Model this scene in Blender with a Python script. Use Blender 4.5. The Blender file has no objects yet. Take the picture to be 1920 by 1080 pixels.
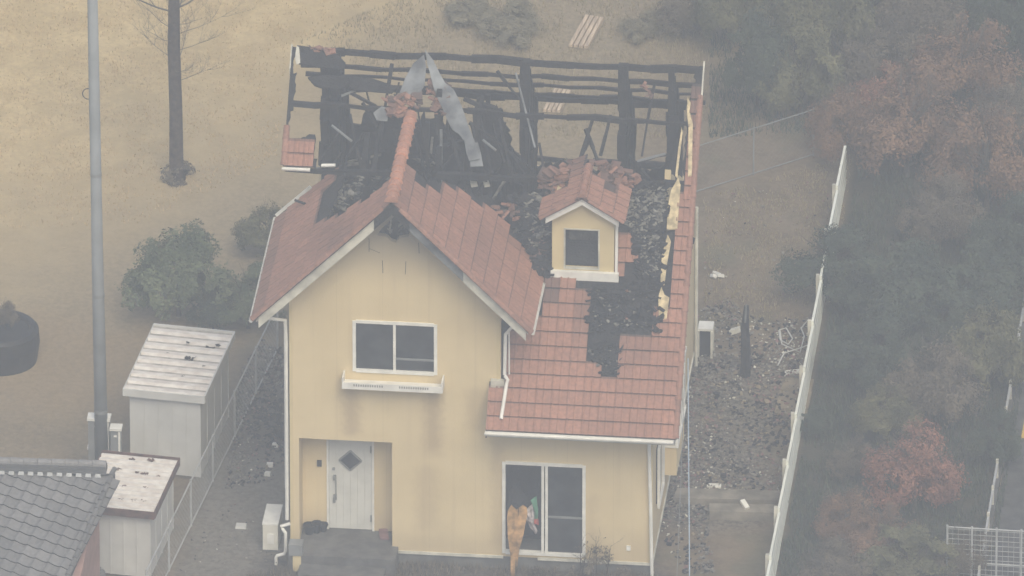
import bpy, bmesh, math, random
from mathutils import Vector, Matrix, noise
from mathutils.geometry import tessellate_polygon
R = math.radians
random.seed(7)
SC = bpy.context.scene
COL = SC.collection

# ------------------------------------------------------------------ camera
AZ, EL, DIST, PPM = R(5.8), R(28.2), 400.0, 95.0
TGT = Vector((4.087, 3.0, 4.39))
VD = Vector((math.sin(AZ)*math.cos(EL), -math.cos(AZ)*math.cos(EL), math.sin(EL)))   # towards the camera
cam_d = bpy.data.cameras.new('camera'); cam = bpy.data.objects.new('camera', cam_d); COL.objects.link(cam)
cam.location = TGT + VD*DIST
cam.rotation_euler = VD.to_track_quat('Z', 'Y').to_euler()
cam_d.sensor_width = 36; cam_d.lens = PPM*DIST/1920*36
cam_d.clip_start = 1; cam_d.clip_end = 5000
SC.camera = cam
# ------------------------------------------------------------------ light
SUN_EL, SUN_ROT = 50, 160       # overcast: the light is broad
w = bpy.data.worlds.new('World'); SC.world = w; w.use_nodes = True
nt = w.node_tree; sky = nt.nodes.new('ShaderNodeTexSky'); sky.sky_type = 'NISHITA'
sky.sun_disc = False; sky.sun_elevation = R(SUN_EL); sky.sun_rotation = R(SUN_ROT); sky.dust_density = 4
sky.air_density = 1.0
nt.links.new(sky.outputs[0], nt.nodes['Background'].inputs[0]); nt.nodes['Background'].inputs[1].default_value = 0.118
sl = bpy.data.lights.new('sun', 'SUN'); sl.energy = 1.85; sl.angle = R(40); sl.color = (1, 0.92, 0.68)
so = bpy.data.objects.new('sun', sl); COL.objects.link(so)
so.rotation_euler = Vector((math.sin(R(SUN_ROT))*math.cos(R(SUN_EL)), math.cos(R(SUN_ROT))*math.cos(R(SUN_EL)), math.sin(R(SUN_EL)))).to_track_quat('Z', 'Y').to_euler()
SC.view_settings.view_transform = 'Standard'; SC.view_settings.look = 'None'
SC.view_settings.exposure = 0.53; SC.view_settings.gamma = 1
SC.cycles.volume_bounces = 1
HAZE_DENSITY = 0.00112

# ------------------------------------------------------------------ survey helpers
_rx = Vector((math.cos(AZ), math.sin(AZ), 0)); _up = VD.cross(_rx)
def proj(p):
    d = Vector(p) - cam.location; z = -d.dot(VD); f = PPM*DIST
    return (960 + f*d.dot(_rx)/z, 540 - f*d.dot(_up)/z)
def ray(px, py):
    f = PPM*DIST
    return (_rx*((px-960)/f) + _up*((540-py)/f) - VD).normalized()
def on(px, py, n, d):           # where the sight line through a photo point meets the plane n.p = d
    n = Vector(n); r = ray(px, py); t = (d - n.dot(cam.location))/n.dot(r)
    return cam.location + r*t
GZ = -0.30
def gnd(px, py, z=GZ): return on(px, py, (0, 0, 1), z)
def at_y(px, py, y): return on(px, py, (0, 1, 0), y)
def inside(pt, poly):
    x, y = pt; c = False; j = len(poly)-1
    for i in range(len(poly)):
        xi, yi = poly[i]; xj, yj = poly[j]
        if (yi > y) != (yj > y) and x < (xj-xi)*(y-yi)/(yj-yi)+xi: c = not c
        j = i
    return c

# ------------------------------------------------------------------ materials
def mat(name, col, rough=0.85, var=0.15, scale=3.0, col2=None, bump=0.0, bscale=20.0, metal=0.0, spec=0.3, stretch=(1,1,1)):
    m = bpy.data.materials.new(name); m.use_nodes = True; n = m.node_tree; b = n.nodes['Principled BSDF']
    tc = n.nodes.new('ShaderNodeTexCoord'); mp = n.nodes.new('ShaderNodeMapping'); mp.inputs['Scale'].default_value = stretch
    n.links.new(tc.outputs['Object'], mp.inputs[0])
    ns = n.nodes.new('ShaderNodeTexNoise'); ns.inputs['Scale'].default_value = scale; ns.inputs['Detail'].default_value = 6
    n.links.new(mp.outputs[0], ns.inputs['Vector'])
    rp = n.nodes.new('ShaderNodeValToRGB'); rp.color_ramp.elements[0].position = .35; rp.color_ramp.elements[1].position = .65
    c2 = col2 or tuple(c*(1-var*2) for c in col)
    rp.color_ramp.elements[0].color = (*c2, 1); rp.color_ramp.elements[1].color = (*(min(1, c*(1+var*.4)) for c in col), 1)
    n.links.new(ns.outputs[0], rp.inputs[0]); n.links.new(rp.outputs[0], b.inputs['Base Color'])
    b.inputs['Roughness'].default_value = rough; b.inputs['Metallic'].default_value = metal
    b.inputs['Specular IOR Level'].default_value = spec
    if bump:
        n2 = n.nodes.new('ShaderNodeTexNoise'); n2.inputs['Scale'].default_value = bscale; n2.inputs['Detail'].default_value = 5
        n.links.new(tc.outputs['Object'], n2.inputs['Vector'])
        bp = n.nodes.new('ShaderNodeBump'); bp.inputs['Strength'].default_value = bump; bp.inputs['Distance'].default_value = .05
        n.links.new(n2.outputs[0], bp.inputs['Height']); n.links.new(bp.outputs[0], b.inputs['Normal'])
    return m
class N:                        # tiny node-maths helper
    def __init__(s, m): s.n = m.node_tree; s.b = s.n.nodes['Principled BSDF']
    def new(s, t): return s.n.nodes.new('ShaderNode'+t)
    def link(s, a, b): s.n.links.new(a, b)
    def math(s, op, a, b=None):
        k = s.new('Math'); k.operation = op
        for i, v in enumerate((a, b)):
            if v is None: continue
            if isinstance(v, (int, float)): k.inputs[i].default_value = v
            else: s.link(v, k.inputs[i])
        return k.outputs[0]
    def ramp(s, v, a, b):       # smooth 0..1 between a and b
        k = s.new('MapRange'); k.interpolation_type = 'SMOOTHSTEP'; s.link(v, k.inputs[0])
        if a <= b:
            k.inputs[1].default_value = a; k.inputs[2].default_value = b; k.inputs[3].default_value = 0; k.inputs[4].default_value = 1
        else:
            k.inputs[1].default_value = b; k.inputs[2].default_value = a; k.inputs[3].default_value = 1; k.inputs[4].default_value = 0
        return k.outputs[0]
    def box(s, x, y, x0, x1, y0, y1, sf):
        a = s.math('MULTIPLY', s.ramp(x, x0-sf, x0+sf), s.ramp(x, x1+sf, x1-sf))
        b = s.math('MULTIPLY', s.ramp(y, y0-sf, y0+sf), s.ramp(y, y1+sf, y1-sf))
        return s.math('MULTIPLY', a, b)
    def mix(s, f, a, b):
        k = s.new('Mix'); k.data_type = 'RGBA'
        if isinstance(f, (int, float)): k.inputs[0].default_value = f
        else: s.link(f, k.inputs[0])
        for i, v in ((6, a), (7, b)):
            if isinstance(v, tuple): k.inputs[i].default_value = (*v, 1)
            else: s.link(v, k.inputs[i])
        return k.outputs[2]
    def noise(s, vec, sc, det=5, rough=.5):
        k = s.new('TexNoise'); k.inputs['Scale'].default_value = sc; k.inputs['Detail'].default_value = det; k.inputs['Roughness'].default_value = rough
        s.link(vec, k.inputs['Vector']); return k.outputs[0]

def simple(name):
    m = bpy.data.materials.new(name); m.use_nodes = True; return m

def tile_mat(name, base, dark):
    m = simple(name); k = N(m); at = k.new('Attribute'); at.attribute_name = 'tint'
    sep = k.new('SeparateColor'); k.link(at.outputs[0], sep.inputs[0])
    tc = k.new('TexCoord'); nz = k.noise(tc.outputs['Object'], 1.3, 6, .65); n2 = k.noise(tc.outputs['Object'], 14, 4)
    c = k.mix(k.ramp(n2, .3, .7), tuple(v*.82 for v in base), tuple(min(1, v*1.12) for v in base))
    c = k.mix(k.math('MULTIPLY', k.ramp(nz, .45, .75), .5), c, tuple(v*.62+.01 for v in base))
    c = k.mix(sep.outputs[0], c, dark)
    hs = k.new('HueSaturation'); k.link(c, hs.inputs['Color']); k.link(k.math('ADD', k.math('MULTIPLY', sep.outputs[1], .5), .75), hs.inputs['Value'])
    k.link(hs.outputs[0], k.b.inputs['Base Color']); k.b.inputs['Roughness'].default_value = .75
    return m

def cream_wall():
    m = simple('cream_siding'); k = N(m); tc = k.new('TexCoord'); v = tc.outputs['Object']
    s = k.new('SeparateXYZ'); k.link(v, s.inputs[0])
    nz = k.noise(v, .9, 5); nf = k.noise(v, 8, 4)
    x = k.math('ADD', s.outputs[0], k.math('MULTIPLY', k.math('SUBTRACT', nf, .5), .25)); z = k.math('ADD', s.outputs[2], k.math('MULTIPLY', k.math('SUBTRACT', nz, .5), .9))
    c = k.mix(k.ramp(nz, .3, .7), (.63, .51, .30), (.69, .565, .34))
    # weather and water streaks
    mp = k.new('Mapping'); mp.inputs['Scale'].default_value = (7, 7, .35); k.link(v, mp.inputs[0]); st = k.noise(mp.outputs[0], 1, 4)
    c = k.mix(k.math('MULTIPLY', k.ramp(st, .5, .75), .14), c, (.40, .30, .19))
    for (x0, x1, z0, z1, a) in ((1.05, 1.38, 2.6, 3.85, .6), (2.68, 3.0, 2.2, 3.85, .6), (2.2, 2.9, 2.0, 3.4, .12), (2.5, 2.9, .6, 1.9, .3), (4.0, 4.2, .2, 2.6, .4), (5.85, 6.05, .3, 1.4, .3), (3.5, 3.9, 2.8, 3.7, .35)):
        c = k.mix(k.math('MULTIPLY', k.box(x, z, x0, x1, z0, z1, .16), a), c, (.37, .275, .17))
    # smoke at the gable point
    sm = k.math('MULTIPLY', k.ramp(k.math('ADD', z, k.math('MULTIPLY', k.math('ABSOLUTE', k.math('SUBTRACT', s.outputs[0], 2.1)), -.25)), 5.7, 7.3), .85)
    c = k.mix(sm, c, (.21, .185, .15))
    lw = k.math('MULTIPLY', k.ramp(z, .9, .0), .35); c = k.mix(lw, c, (.36, .28, .18))
    # panel joints
    jx = k.math('ABSOLUTE', k.math('SUBTRACT', k.math('FRACT', k.math('DIVIDE', k.math('ADD', s.outputs[0], .43), .91)), .5))
    j = k.math('MULTIPLY', k.ramp(jx, .012, .004), .13); c = k.mix(j, c, (.25, .2, .13))
    k.link(c, k.b.inputs['Base Color']); k.b.inputs['Roughness'].default_value = .9
    bp = k.new('Bump'); bp.inputs['Strength'].default_value = .25; bp.inputs['Distance'].default_value = .02; k.link(k.noise(v, 30, 4), bp.inputs['Height']); k.link(bp.outputs[0], k.b.inputs['Normal'])
    return m

def ground_mat():
    m = simple('ground_soil'); k = N(m); tc = k.new('TexCoord'); v = tc.outputs['Object']; s = k.new('SeparateXYZ'); k.link(v, s.inputs[0])
    n1 = k.noise(v, .35, 6, .6); n2 = k.noise(v, 1.6, 6, .65); n3 = k.noise(v, 9, 5, .7); n4 = k.noise(v, .9, 4)
    off = k.math('MULTIPLY', k.math('SUBTRACT', n1, .5), 5); of2 = k.math('MULTIPLY', k.math('SUBTRACT', n4, .5), 4)
    x = k.math('ADD', s.outputs[0], off); y = k.math('ADD', s.outputs[1], of2)
    straw = k.mix(k.ramp(n2, .35, .65), (.54, .41, .20), (.67, .52, .27))
    straw = k.mix(k.math('MULTIPLY', k.ramp(n3, .4, .62), .4), straw, (.40, .285, .15))
    soil = k.mix(k.ramp(n2, .35, .65), (.135, .105, .072), (.205, .16, .11))
    soil = k.mix(k.math('MULTIPLY', k.ramp(n3, .45, .65), .5), soil, (.24, .19, .13))
    soil = k.mix(k.math('MULTIPLY', k.ramp(n4, .5, .68), .5), soil, (.12, .125, .075))
    # dry lawn gives way to bare soil towards the house and to the right
    f = k.math('MULTIPLY', k.ramp(k.math('SUBTRACT', k.math('MULTIPLY', x, -.55), k.math('MULTIPLY', y, -.42)), 6.0, 13.0), k.ramp(x, 3.0, -3.5))
    mid = k.mix(k.ramp(n3, .35, .65), (.235, .19, .125), (.33, .265, .17))
    f2 = k.math('MULTIPLY', k.ramp(k.math('SUBTRACT', k.math('MULTIPLY', x, -.5), k.math('MULTIPLY', y, -.42)), 2.0, 7.0), k.ramp(x, 8.5, 2.5))
    c = k.mix(f2, soil, mid); c = k.mix(f, c, straw)
    # orange-brown lawn strip left
    c = k.mix(k.math('MULTIPLY', k.box(x, y, -7, -2.6, 5.5, 9.5, .8), .3), c, (.34, .235, .13))
    # worn grey path beside and in front of the house
    g = k.mix(k.ramp(n3, .35, .65), (.13, .118, .10), (.20, .185, .16))
    dx = k.math('ADD', s.outputs[0], k.math('MULTIPLY', k.math('SUBTRACT', n2, .5), .8)); dy = k.math('ADD', s.outputs[1], k.math('MULTIPLY', k.math('SUBTRACT', n2, .5), .8))
    c = k.mix(k.box(dx, dy, -2.2, 0, -6, 4.5, .3), c, g)
    c = k.mix(k.math('MULTIPLY', k.box(dx, dy, -1.9, 0, 4.2, 8.6, .4), .8), c, (.09, .08, .075))
    dk = k.mix(k.ramp(n3, .35, .65), (.055, .052, .048), (.11, .10, .09))
    c = k.mix(k.box(dx, dy, -.6, 7.6, -9, .2, .35), c, dk)
    # burnt yard
    ch = k.mix(k.ramp(n3, .38, .6), (.05, .047, .044), (.20, .18, .15))
    c = k.mix(k.math('MULTIPLY', k.box(dx, dy, 7.0, 9.1, 2.0, 9.3, .45), .85), c, ch)
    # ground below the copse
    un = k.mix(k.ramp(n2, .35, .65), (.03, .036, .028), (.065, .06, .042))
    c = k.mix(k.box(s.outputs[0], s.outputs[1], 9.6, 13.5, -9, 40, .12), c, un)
    k.link(c, k.b.inputs['Base Color']); k.b.inputs['Roughness'].default_value = 1; k.b.inputs['Specular IOR Level'].default_value = .1
    bp = k.new('Bump'); bp.inputs['Strength'].default_value = .7; bp.inputs['Distance'].default_value = .06; k.link(n3, bp.inputs['Height']); k.link(bp.outputs[0], k.b.inputs['Normal'])
    return m

def leaf_mat(name, a, b):
    m = simple(name); k = N(m); at = k.new('Attribute'); at.attribute_name = 'tint'; sep = k.new('SeparateColor'); k.link(at.outputs[0], sep.inputs[0])
    c = k.mix(sep.outputs[0], a, b); k.link(c, k.b.inputs['Base Color']); k.b.inputs['Roughness'].default_value = .8; k.b.inputs['Specular IOR Level'].default_value = .2
    return m

M = dict(
 cream=cream_wall(), tile=tile_mat('terracotta_tile', (.385, .185, .125), (.04, .036, .036)), rtile=tile_mat('ridge_terracotta', (.50, .235, .15), (.035, .033, .034)),
 slate=tile_mat('grey_kawara_tile', (.195, .19, .19), (.035, .04, .045)),
 white=mat('white_paint', (.80, .79, .74), .5, .08, 4), offwhite=mat('aged_white_board', (.66, .64, .55), .7, .18, 3),
 door=mat('door_white', (.62, .62, .58), .5, .05, 4), char=mat('charred_wood', (.022, .022, .024), .9, .3, 6, bump=.6, bscale=25),
 ash=mat('ash_debris', (.24, .23, .20), 1, .4, 9, (.05, .048, .046)), zinc=mat('scorched_zinc', (.22, .235, .245), .6, .3, 3, (.08, .085, .095), metal=.1),
 glass=mat('dark_glass', (.012, .014, .018), .12, .1, 3, (.045, .05, .055), spec=.5), curtain=mat('sooty_curtain', (.10, .10, .105), .9, .2, 5, stretch=(6, 6, .3)),  # glass: paler blotches in the colour paint its reflections
 conc=mat('concrete', (.125, .122, .118), .95, .2, 4, bump=.3), base=mat('foundation', (.16, .16, .155), .95, .2, 3),
 shed=mat('shed_grey_steel', (.60, .60, .58), .55, .07, 2), shedroof=mat('weathered_white_steel', (.76, .73, .69), .6, .05, 5, (.60, .55, .51), stretch=(1, 2, 1)),
 rust=mat('rusty_edge', (.13, .065, .05), .9, .3, 8), pole=mat('concrete_pole', (.27, .29, .30), .8, .1, 2), metal=mat('grey_metal', (.24, .25, .255), .6, .1, 4, metal=.1),
 wire=mat('galvanised_wire', (.42, .43, .43), .5, .1, 5), bark=mat('bark', (.075, .058, .048), .95, .3, 8, bump=.6), twig=mat('grey_twig', (.13, .115, .10), .95, .25, 8),
 scorch=mat('scorched_debris', (.13, .12, .105), 1, .3, 2.5, (.022, .022, .024), bump=.6),
 paleconc=mat('old_concrete', (.25, .225, .185), .95, .25, 3, bump=.3),
 cream2=mat('cream_render_plain', (.64, .53, .30), .9, .05, 2),
 roofshade=mat('shaded_roof_steel', (.48, .45, .42), .7, .2, 5),  # darker steel, paints the shade between the shed roof ribs
 soilash=mat('grey_rubble', (.23, .215, .19), 1, .3, 9, (.08, .074, .068)),
 pale=mat('pale_timber', (.58, .46, .33), .9, .2, 3, (.38, .29, .21), stretch=(9, .7, 1)), ply=mat('weathered_plywood', (.27, .22, .15), .95, .2, 3),
 black=mat('black_plastic', (.02, .02, .022), .6, .2, 4), orange=mat('orange_board', (.46, .27, .11), .8, .3, 8), blue=mat('blue_white_cable', (.42, .52, .62), .5, .05, 5),
 fence=mat('pale_green_white_panel', (.80, .82, .74), .6, .06, 2), asphalt=mat('asphalt', (.085, .085, .085), .95, .2, 4, bump=.3), pinkwall=mat('pink_render', (.36, .22, .19), .9, .12, 3),
 yellow=mat('yellow_paint', (.60, .38, .06), .7, .1, 5), green=mat('green_cloth', (.09, .27, .17), .9, .15, 8), red=mat('red_cloth', (.45, .09, .07), .9, .15, 8), cloth=mat('pale_cloth', (.58, .52, .52), .95, .3, 14, (.30, .27, .28)),
 ivory=mat('ivory_steel', (.70, .68, .60), .5, .06, 4), mauve=mat('dusty_red_mat', (.25, .14, .14), .95, .2, 6), creamin=mat('cream_board_broken', (.66, .54, .32), .85, .25, 7),
)
GREENS = dict(
 dark=leaf_mat('leaf_dark_green', (.028, .042, .032), (.09, .115, .075)), olive=leaf_mat('leaf_olive', (.065, .07, .035), (.19, .18, .095)),
 rust=leaf_mat('leaf_rusty_brown', (.12, .07, .045), (.30, .175, .105)), red=leaf_mat('leaf_brick_red', (.14, .06, .042), (.37, .17, .115)),
 grey=leaf_mat('leaf_grey_brown', (.07, .06, .045), (.20, .165, .12)), dry=leaf_mat('leaf_dry_clump', (.17, .15, .10), (.28, .25, .17)), bush=leaf_mat('leaf_mid_green', (.055, .08, .04), (.19, .22, .12)))

# ------------------------------------------------------------------ mesh helpers
def jag(loop, amp=.07, step=.12, keepz=None):
    out = []
    for a, b in zip(loop, loop[1:]+loop[:1]):
        L = math.hypot(b[0]-a[0], b[1]-a[1]); n = max(1, int(L/step)); out.append(a)
        if keepz is not None and max(a[1], b[1]) < keepz: continue
        for i in range(1, n): t = i/n; out.append((a[0]+(b[0]-a[0])*t+rnd(-amp, amp)*.4, a[1]+(b[1]-a[1])*t+rnd(-amp, amp)))
    return out
class MB:
    def __init__(s): s.v = []; s.f = []; s.mi = []; s.t = []; s.m = 0; s.tint = (0, .5, 0)
    def face(s, pts):
        i = len(s.v); s.v += [tuple(p) for p in pts]; s.f.append(tuple(range(i, i+len(pts)))); s.mi.append(s.m); s.t.append(s.tint)
    def hexa(s, p):             # p: 8 points, bottom ring 0-3, top ring 4-7
        i = len(s.v); s.v += [tuple(q) for q in p]
        for f in ((3,2,1,0), (4,5,6,7), (0,1,5,4), (1,2,6,5), (2,3,7,6), (3,0,4,7)):
            s.f.append(tuple(i+k for k in f)); s.mi.append(s.m); s.t.append(s.tint)
    def box(s, x0, x1, y0, y1, z0, z1):
        s.hexa([(x0,y0,z0),(x1,y0,z0),(x1,y1,z0),(x0,y1,z0),(x0,y0,z1),(x1,y0,z1),(x1,y1,z1),(x0,y1,z1)])
    def bar(s, p, q, w, h=None, roll=0):
        p, q = Vector(p), Vector(q); h = h or w; d = (q-p)
        if d.length < 1e-6: return
        d.normalize(); a = d.cross(Vector((0,0,1)))
        if a.length < .05: a = Vector((1,0,0))
        a.normalize(); b = a.cross(d).normalized()
        if roll: mt = Matrix.Rotation(roll, 3, d); a = mt@a; b = mt@b
        a *= w/2; b *= h/2
        s.hexa([p-a-b, p+a-b, p+a+b, p-a+b, q-a-b, q+a-b, q+a+b, q-a+b])
    def tube(s, pts, rad, n=8):
        pts = [Vector(p) for p in pts]; rr = rad if isinstance(rad, (list, tuple)) else [rad]*len(pts)
        base = len(s.v); ref = None
        for i, p in enumerate(pts):
            d = (pts[min(i+1, len(pts)-1)] - pts[max(i-1, 0)]).normalized()
            if ref is None: ref = d.orthogonal().normalized()
            a = (ref - d*ref.dot(d)).normalized(); b = d.cross(a); ref = a
            for k in range(n):
                t = 2*math.pi*k/n; s.v.append(tuple(p + (a*math.cos(t)+b*math.sin(t))*rr[i]))
        for i in range(len(pts)-1):
            for k in range(n):
                k2 = (k+1) % n
                s.f.append((base+i*n+k, base+i*n+k2, base+(i+1)*n+k2, base+(i+1)*n+k)); s.mi.append(s.m); s.t.append(s.tint)
        for e in (0, len(pts)-1):
            r_ = [base+e*n+k for k in range(n)]; s.f.append(tuple(r_ if e else r_[::-1])); s.mi.append(s.m); s.t.append(s.tint)
    def plate(s, loops, to3, th, nrm):       # flat outline with holes, given a thickness
        nrm = Vector(nrm)*th; flat = [p for l in loops for p in l]
        A = [Vector(to3(*p)) for p in flat]; B = [p+nrm for p in A]
        tris = tessellate_polygon([[Vector((p[0], p[1], 0)) for p in l] for l in loops])
        i = len(s.v); s.v += [tuple(p) for p in A+B]; n = len(A)
        for t in tris:
            s.f.append(tuple(i+k for k in t)); s.mi.append(s.m); s.t.append(s.tint)
            s.f.append(tuple(i+n+k for k in t[::-1])); s.mi.append(s.m); s.t.append(s.tint)
        o = 0
        for l in loops:
            for k in range(len(l)):
                a, b = o+k, o+(k+1) % len(l)
                s.f.append((i+a, i+b, i+n+b, i+n+a)); s.mi.append(s.m); s.t.append(s.tint)
            o += len(l)
    def build(s, name, mats, parent=None, loc=(0,0,0), smooth=False, recalc=True):
        me = bpy.data.meshes.new(name); off = Vector(loc)
        me.from_pydata([tuple(Vector(v)-off) for v in s.v], [], s.f)
        mats = mats if isinstance(mats, (list, tuple)) else [mats]
        for m_ in mats: me.materials.append(m_)
        me.polygons.foreach_set('material_index', s.mi)
        if any(t != (0, .5, 0) for t in s.t):
            ca = me.color_attributes.new('tint', 'FLOAT_COLOR', 'CORNER'); buf = []
            for p in me.polygons: buf += [*s.t[p.index], 1.0]*p.loop_total
            ca.data.foreach_set('color', buf)
        elif len(mats) and 'tint' not in me.color_attributes:
            ca = me.color_attributes.new('tint', 'FLOAT_COLOR', 'CORNER'); ca.data.foreach_set('color', [0, .5, 0, 1]*len(me.loops))
        if recalc:
            bm = bmesh.new(); bm.from_mesh(me); bmesh.ops.recalc_face_normals(bm, faces=bm.faces); bm.to_mesh(me); bm.free()
        if smooth: me.polygons.foreach_set('use_smooth', [True]*len(me.polygons))
        me.update(); o = bpy.data.objects.new(name, me); COL.objects.link(o); o.location = off
        if parent:
            o.parent = parent; o.location = off - parent.location if off.length else -parent.location
        return o
def tag(o, label=None, cat=None, group=None, kind=None):
    if label: o['label'] = label
    if cat: o['category'] = cat
    if group: o['group'] = group
    if kind: o['kind'] = kind
    return o
def thing(name, loc, label, cat, group=None):
    o = bpy.data.objects.new(name, None); COL.objects.link(o); o.location = loc; o.empty_display_size = .3
    return tag(o, label, cat, group)
rnd = random.uniform

# ------------------------------------------------------------------ ground, road
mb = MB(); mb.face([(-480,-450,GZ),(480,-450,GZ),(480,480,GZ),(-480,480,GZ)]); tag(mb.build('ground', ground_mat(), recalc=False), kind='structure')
mb = MB(); mb.face([(13.7,-40,GZ+.006),(19,-40,GZ+.006),(19,60,GZ+.006),(13.7,60,GZ+.006)]); tag(mb.build('road', M['asphalt'], recalc=False), kind='structure')
mb = MB(); mb.face([(13.95,6.4,GZ+.01),(14.3,6.4,GZ+.01),(14.3,7.8,GZ+.01),(13.95,7.8,GZ+.01)]); tag(mb.build('road_marking', M['yellow'], recalc=False), kind='structure')

# ================================================================== THE BURNT HOUSE
house = thing('burnt_house', (3.6, 4.3, GZ), 'cream two storey house with a burnt out terracotta tiled roof', 'house')
def part(mb, name, m, parent=None, **k): return mb.build(name, m, parent or house, **k)
def sub(mb, name, m, parent, **k):      # child of a mesh part whose origin sits at the world origin
    o = mb.build(name, m, **k); o.parent = parent; o.matrix_parent_inverse = Matrix.Identity(4)
    return o
W = 7.16; OV = -.72
def s_main(y): return y + 3.92          # front slope of main roof
RY, RZ = 4.71, 8.63                     # ridge of main roof
def s_back(y): return RZ + RY - y
GX, GH = 2.10, 8.13                     # ridge of cross gable
def s_gl(x): return x + 6.03
def s_gr(x): return 10.23 - x

# walls
mb = MB()
xz = lambda x, z: (x, 0, z)
apex = [(a.x, a.z) for a in (at_y(*p, 0) for p in ((706,441),(716,428),(730,415),(741,404),(755,420),(770,436),(766,444),(748,447),(742,455),(733,452),(725,444)))]
mb.plate([[(0,0),(.18,0),(.18,2.43),(2.02,2.43),(2.02,0),(4.22,0),(4.22,2.13),(5.83,2.13),(5.83,0),(W,0),(W,3.7),(4.17,3.7),(4.17,5.92),(GX,7.99),(0,5.89)],
          [(1.27,4.0),(2.90,4.0),(2.90,5.12),(1.27,5.12)], apex], xz, .12, (0, 1, 0))
mb.box(4.22, 5.83, .001, .119, 0, .09)
mb.box(0, .18, .121, .60, 0, 2.42); mb.box(2.02, 2.14, .121, .72, 0, 2.42)
mb.box(.18, .66, .60, .72, .1, 2.42); mb.box(1.60, 2.02, .60, .72, .1, 2.42); mb.box(.66, 1.60, .60, .72, 2.22, 2.42)
mb.box(.18, 2.02, .124, .72, 2.425, 2.50)
front_wall = part(mb, 'front_wall', M['cream'])
mb = MB()
# right side wall with its burnt, broken top
top = [(0, 3.78), (1.2, 4.98), (1.45, 5.30), (1.6, 5.50), (1.75, 5.3), (1.85, 5.72), (2.2, 5.95), (2.35, 6.22), (2.5, 6.0), (2.62, 5.6), (2.8, 6.1), (3.0, 6.6), (3.2, 6.5), (3.4, 6.7), (3.6, 6.5), (3.75, 6.8), (3.95, 6.5), (4.1, 6.5), (4.3, 6.4), (4.9, 6.0), (5.6, 5.7), (6.4, 5.2), (7.2, 4.6), (8.2, 4.3), (8.78, 3.9)]
mb.plate([[(.121, 0), (8.78, 0)] + top[::-1][:-1] + [(.121, 3.90)]], lambda y, z: (W-.12, y, z), .12, (1, 0, 0))
part(mb, 'side_wall', M['cream'])
mb = MB()
mb.plate([[(.121, 0), (8.78, 0), (8.78, 4.2), (7.5, 4.8), (6.6, 5.6), (4.8, 5.2), (3.4, 5.4), (3.0, 5.89), (.121, 5.89)]], lambda y, z: (0, y, z), .12, (1, 0, 0))
part(mb, 'side_wall', M['cream'])
mb = MB(); mb.plate([[(0,0),(W,0),(W,3.9),(6.4,4.0),(5.2,3.8),(3.1,4.2),(1.4,3.9),(0,4.1)]], lambda x, z: (x, 8.79, z), .12, (0,1,0)); part(mb, 'back_wall', M['cream'])
mb = MB(); mb.box(.03, W-.03, .04, 8.86, GZ-.2, -.02); part(mb, 'foundation', M['base'])
for a in ((2.0,4.22,-.025,-.001,-.04,.02), (4.9,7.18,-.025,-.001,-.04,.02), (W+.001,W+.025,-.001,8.8,-.04,.02), (-.02,.18,-.025,-.001,-.04,.02)):
    mb = MB(); mb.box(*a); part(mb, 'base_trim', M['offwhite'])
for a in ((0,.06,-.02,-.002,.02,5.7), (W-.07,W+.012,-.02,-.002,.02,3.3), (4.09,4.15,-.02,-.002,3.7,5.8)):
    mb = MB(); mb.box(*a); part(mb, 'corner_trim', M['cream2'])
# interior: charred floor, partitions
mb = MB(); mb.box(.13, W-.13, .8, 8.75, 2.75, 2.95); mb.box(.13, W-.13, .8, 8.75, GZ+.1, .05); part(mb, 'charred_floor', M['char'])
mb = MB(); mb.box(.13, W-.13, 2.6, 2.7, .06, 2.74); part(mb, 'charred_partition', M['char'])
mb = MB(); mb.box(2.15, 2.2, .75, 2.55, .06, 2.74); part(mb, 'charred_partition', M['char']); mb = MB()
mb.plate([jag([(.13, 2.96), (W-.13, 2.96), (W-.13, 5.6), (6.5, 5.35), (6.1, 5.5), (5.6, 5.3), (4.9, 5.45), (4.2, 5.35), (3.6, 5.9), (3.1, 5.6), (2.7, 6.3), (2.3, 6.0), (2.0, 6.5), (1.8, 6.1), (1.5, 6.5), (1.2, 6.2), (.9, 6.55), (.7, 6.1), (.13, 6.6)], .12, .1, 5.3)], lambda x, z: (x, 6.30, z), .08, (0, 1, 0))
part(mb, 'charred_partition', M['char'])

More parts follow.
